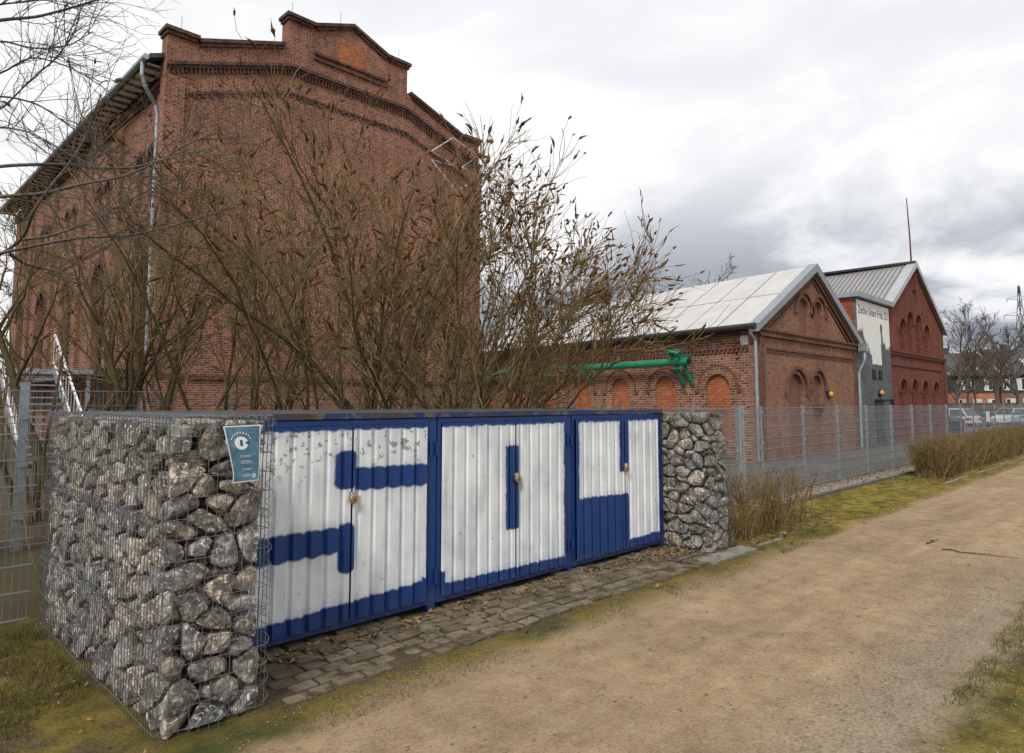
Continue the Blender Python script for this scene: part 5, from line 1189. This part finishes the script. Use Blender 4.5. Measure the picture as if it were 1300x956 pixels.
# ---------------------------------------------------------------- houses, trees and pylons far behind
def house(px, d, W_, D_, ze, zr, label, wins, walls, seed):
    p = at(px, 511, d); z0 = gz(p[0]); root = empty('brick_house', (p[0], p[1], z0), label, 'house'); fc_ = Face((p[0], p[1], z0), _rt, -_fw)
    sp_ = 3.75
    m = MB(); fbox(m, fc_, 0, W_, 0, sp_, 0, -D_); m.build('ground_floor_wall', walls[0], root)
    m = MB(); fbox(m, fc_, -.05, W_+.05, sp_+.004, ze, .05, -D_-.05); m.build('upper_floor_wall', walls[1], root)
    m = MB(); E = .5
    for sg in (0, 1):
        a0, a1 = (E, -D_/2) if sg == 0 else (-D_-E, -D_/2)
        q = [fc_.p(-.4, ze-.1, a0), fc_.p(W_+.4, ze-.1, a0), fc_.p(W_+.4, zr, a1), fc_.p(-.4, zr, a1)]; m.hexa([v-Vector((0, 0, .16)) for v in q]+q)
    for u in (-.05, W_-.15): m.prism([fc_.p(u, ze, .05), fc_.p(u, ze, -D_-.05), fc_.p(u, zr-.2, -D_/2)], fc_.ud*.2)
    rf_ = m.build('roof', MAT['slate'], root)
    m = MB(); fbox(m, fc_, W_*.3, W_*.3+.7, zr-.6, zr+.7, -D_/2-.3, -D_/2+.3); m.build('chimney', clad, rf_)
    for u in (-.42, W_+.34):
        m = MB(); a, b = fc_.p(u, ze-.1, E), fc_.p(u, zr, -D_/2); m.beam(a, b, .10, .22); m.build('verge_board', MAT['whitepaint'], rf_)
    MB().tube([fc_.p(-.4, ze-.16, E+.05), fc_.p(W_+.4, ze-.16, E+.05)], .08, 6).build('gutter', MAT['darkmetal'], root)
    for u, w_, za_, zb_ in wins:
        dd = .0 if za_ < sp_ else .05
        m = MB(); fbox(m, fc_, u, u+w_, za_, zb_, dd+.001, dd+.05); wd = m.build('window', MAT['whitepaint'], root)
        for k in range(2): m = MB(); fbox(m, fc_, u+.08+k*(w_/2-.02), u+w_/2-.06+k*(w_/2-.02), za_+.09, zb_-.09, dd+.052, dd+.06); m.build('pane', MAT['glass'] if rnd.random() < .6 else MAT['palepane'], wd)
        m = MB(); fbox(m, fc_, u-.08, u+w_+.08, za_-.08, za_-.002, dd+.001, dd+.12); m.build('sill', MAT['concrete'], wd)
    if seed == 1:
        for u in (1.6, 3.4):
            m = MB(); fbox(m, fc_, u, u+1.5, ze-.05, ze+1.25, -.2, -2.2); dm_ = m.build('dormer', MAT['slate'], rf_); m = MB(); fbox(m, fc_, u+.15, u+1.35, ze+.15, ze+1.1, -.199, -.15); m.build('dormer_window', MAT['palepane'], dm_)
    else:
        m = MB(); a = fc_.p(W_*.35, ze+1.4, E-1.55); m.hexa([fc_.p(W_*.35, ze+1.2, -1.05), fc_.p(W_*.35+.8, ze+1.2, -1.05), fc_.p(W_*.35+.8, ze+2.0, -1.95), fc_.p(W_*.35, ze+2.0, -1.95), fc_.p(W_*.35, ze+1.5, -1.05), fc_.p(W_*.35+.8, ze+1.5, -1.05), fc_.p(W_*.35+.8, ze+2.25, -1.95), fc_.p(W_*.35, ze+2.25, -1.95)]); m.build('skylight', MAT['palepane'], rf_)
MAT['palepane'] = plain('pale_pane', (.55, .60, .62), .2, var=.15)
ob = plain('orange_house_brick', (.42, .17, .09), .9, var=.25, scale=2); br = plain('brown_house_brick', (.22, .12, .075), .9, var=.25, scale=2)
clad = plain('dark_cladding', (.062, .056, .054), .8, var=.3, scale=3)
house(1208, 94, 6.6, 9, 6.3, 9.6, 'dark clad house with orange brick ground floor beyond the car park', [(.9, 1.0, 4.2, 5.5), (2.2, 1.1, 4.1, 5.7), (4.6, 1.1, 4.1, 5.6), (1.0, 1.0, 1.4, 2.9), (3.0, 1.2, 1.4, 2.9), (5.0, 1.0, 1.4, 2.9)], (ob, clad), 1)
house(1272, 96, 12, 9, 6.5, 10.3, 'brown brick house with big dark roof and skylight beyond the car park', [(.3, .9, 4.2, 5.7), (1.9, 1.9, 4.2, 5.9), (6, 1.6, 4.2, 5.8), (9, 1.6, 4.2, 5.8), (.6, 1.3, 1.3, 3.0), (3., 1.8, 1.3, 3.0), (7, 1.6, 1.3, 3.0)], (br, clad), 2)
gw = empty('garden_wall', gpos(1260, 84), 'long brown garden wall behind the parked cars', 'wall'); fw_ = Face(gpos(1190, 84), _rt, -_fw)
m = MB(); fbox(m, fw_, -2, 30, -.2, 2.30, 0, -.25); m.build('wall', plain('brown_wall_brick', (.12, .085, .065), .9, var=.35, scale=3), gw); m = MB(); fbox(m, fw_, -2.05, 30.05, 2.302, 2.42, .05, -.30); m.build('coping', MAT['concrete'], gw)
far = [(1211, 76, 12.5, .17, 'tall slim bare tree beside the red hall corner'), (1229, 80, 12.0, .16, 'bare tree with grey upright limbs in front of the orange brick house'), (1262, 79, 11.5, .26, 'broad bare tree with stout trunk before the far houses'),
       (1294, 83, 11.0, .2, 'bare tree over the big dark roof beyond the car park'), (1204, 88, 9.5, .16, 'short bushy bare tree half hidden behind the red hall'), (1240, 90, 9.0, .15, 'thin bare tree close to the dark clad house wall')]
for i, (px, d, h, r0, lab) in enumerate(far):
    q = gpos(px, d); bare_tree((q[0], q[1]), lab, 60+i, h, r0, (0, 0, 0), (15, 9, 7), mats=('greybark', 'fartwig'), z0=q[2], clear=.25, fine=.020, tw=.8, group='bare trees beyond the car park')
for i, (px, d, h, lab) in enumerate(((893, 62, 13.6, 'bare treetop showing above the white roof ridge'), (805, 66, 13.0, 'bare treetop behind the white roof near the seed heads'), (912, 70, 14.6, 'farther bare treetop above the white panel roof'))):
    q = gpos(px, d); bare_tree((q[0], q[1]), lab, 80+i, h, .2, (0, 0, 0), (13, 8, 7), mats=('greybark', 'fartwig'), clear=.35, fine=.016, group='trees behind the low hall')
def conifer(px, d, h, label, seed):
    rg = np.random.RandomState(seed); q = gpos(px, d); root = empty('conifer', q, label, 'tree'); MB().tube([q, (q[0], q[1], q[2]+h)], [.2, .03], 8).build('trunk', MAT['bark'], root)
    V, T = [], []; c = 0
    for k in range(5200):
        t = rg.rand()**.7; z = h*(.12+.88*(1-t)); rad = (.25+2.3*t)*(.75+.25*math.sin(z*4))*rg.rand()**.45; a = rg.rand()*6.28; p = np.array([q[0]+rad*math.cos(a), q[1]+rad*math.sin(a), q[2]+z-.2*rad])
        u = np.array([math.cos(a), math.sin(a), -.25])*rg.uniform(.12, .34); v = np.array([-math.sin(a), math.cos(a), rg.randn()*.3])*rg.uniform(.04, .11); V += [p-v, p+v, p+u]; T.append((c, c+1, c+2)); c += 3
    npmesh('crown', np.array(V), np.array(T), MAT['needle'], root)
conifer(1266, 104, 11.8, 'dark evergreen conifer rising behind the house roofs', 91); conifer(1283, 108, 10.6, 'smaller dark conifer right of the evergreen behind the roofs', 92)
def pylon(px, d, h, wb, label, arms):
    p = at(px, 511, d); root = empty('power_pylon', (p[0], p[1], -1), label, 'pylon'); o = Vector((p[0], p[1], -1)); rx = Vector(_rt); fy = Vector(_fw); m = MB(); t_ = .17
    def w_(z): return wb*(1-z/h)**1.2+.5
    zs = [h*k/9 for k in range(10)]
    C4 = [(-1, -1), (1, -1), (1, 1), (-1, 1)]
    def c(k, z): a, b = C4[k % 4]; return o+rx*a*w_(z)/2+fy*b*w_(z)/2+Vector((0, 0, z))
    for i in range(9):
        for k in range(4): m.beam(c(k, zs[i]), c(k, zs[i+1]), t_, t_); m.beam(c(k, zs[i]), c(k+1, zs[i+1]), t_*.55, t_*.55); m.beam(c(k+1, zs[i]), c(k, zs[i+1]), t_*.55, t_*.55)
    m.build('lattice_mast', MAT['darkmetal'], root)
    for z, L_ in arms:
        m = MB()
        for s in (-1, 1):
            tip = o+rx*s*L_+Vector((0, 0, z)); m.beam(o+rx*s*w_(z)/2+Vector((0, 0, z)), tip, t_, t_); m.beam(o+rx*s*w_(z)/2+Vector((0, 0, z+1.6)), tip, t_*.7, t_*.7); m.beam(tip, tip-Vector((0, 0, 1.4)), .2, .2)
        m.build('cross_arm', MAT['darkmetal'], root)
pylon(1303, 290, 53, 7, 'tall lattice power pylon beyond the bare trees', ((34, 9), (40, 7), (47, 5.5)))
pylon(1236, 380, 46, 7, 'farther lattice power pylon between the bare treetops', ((29, 10), (35, 8), (41, 6)))
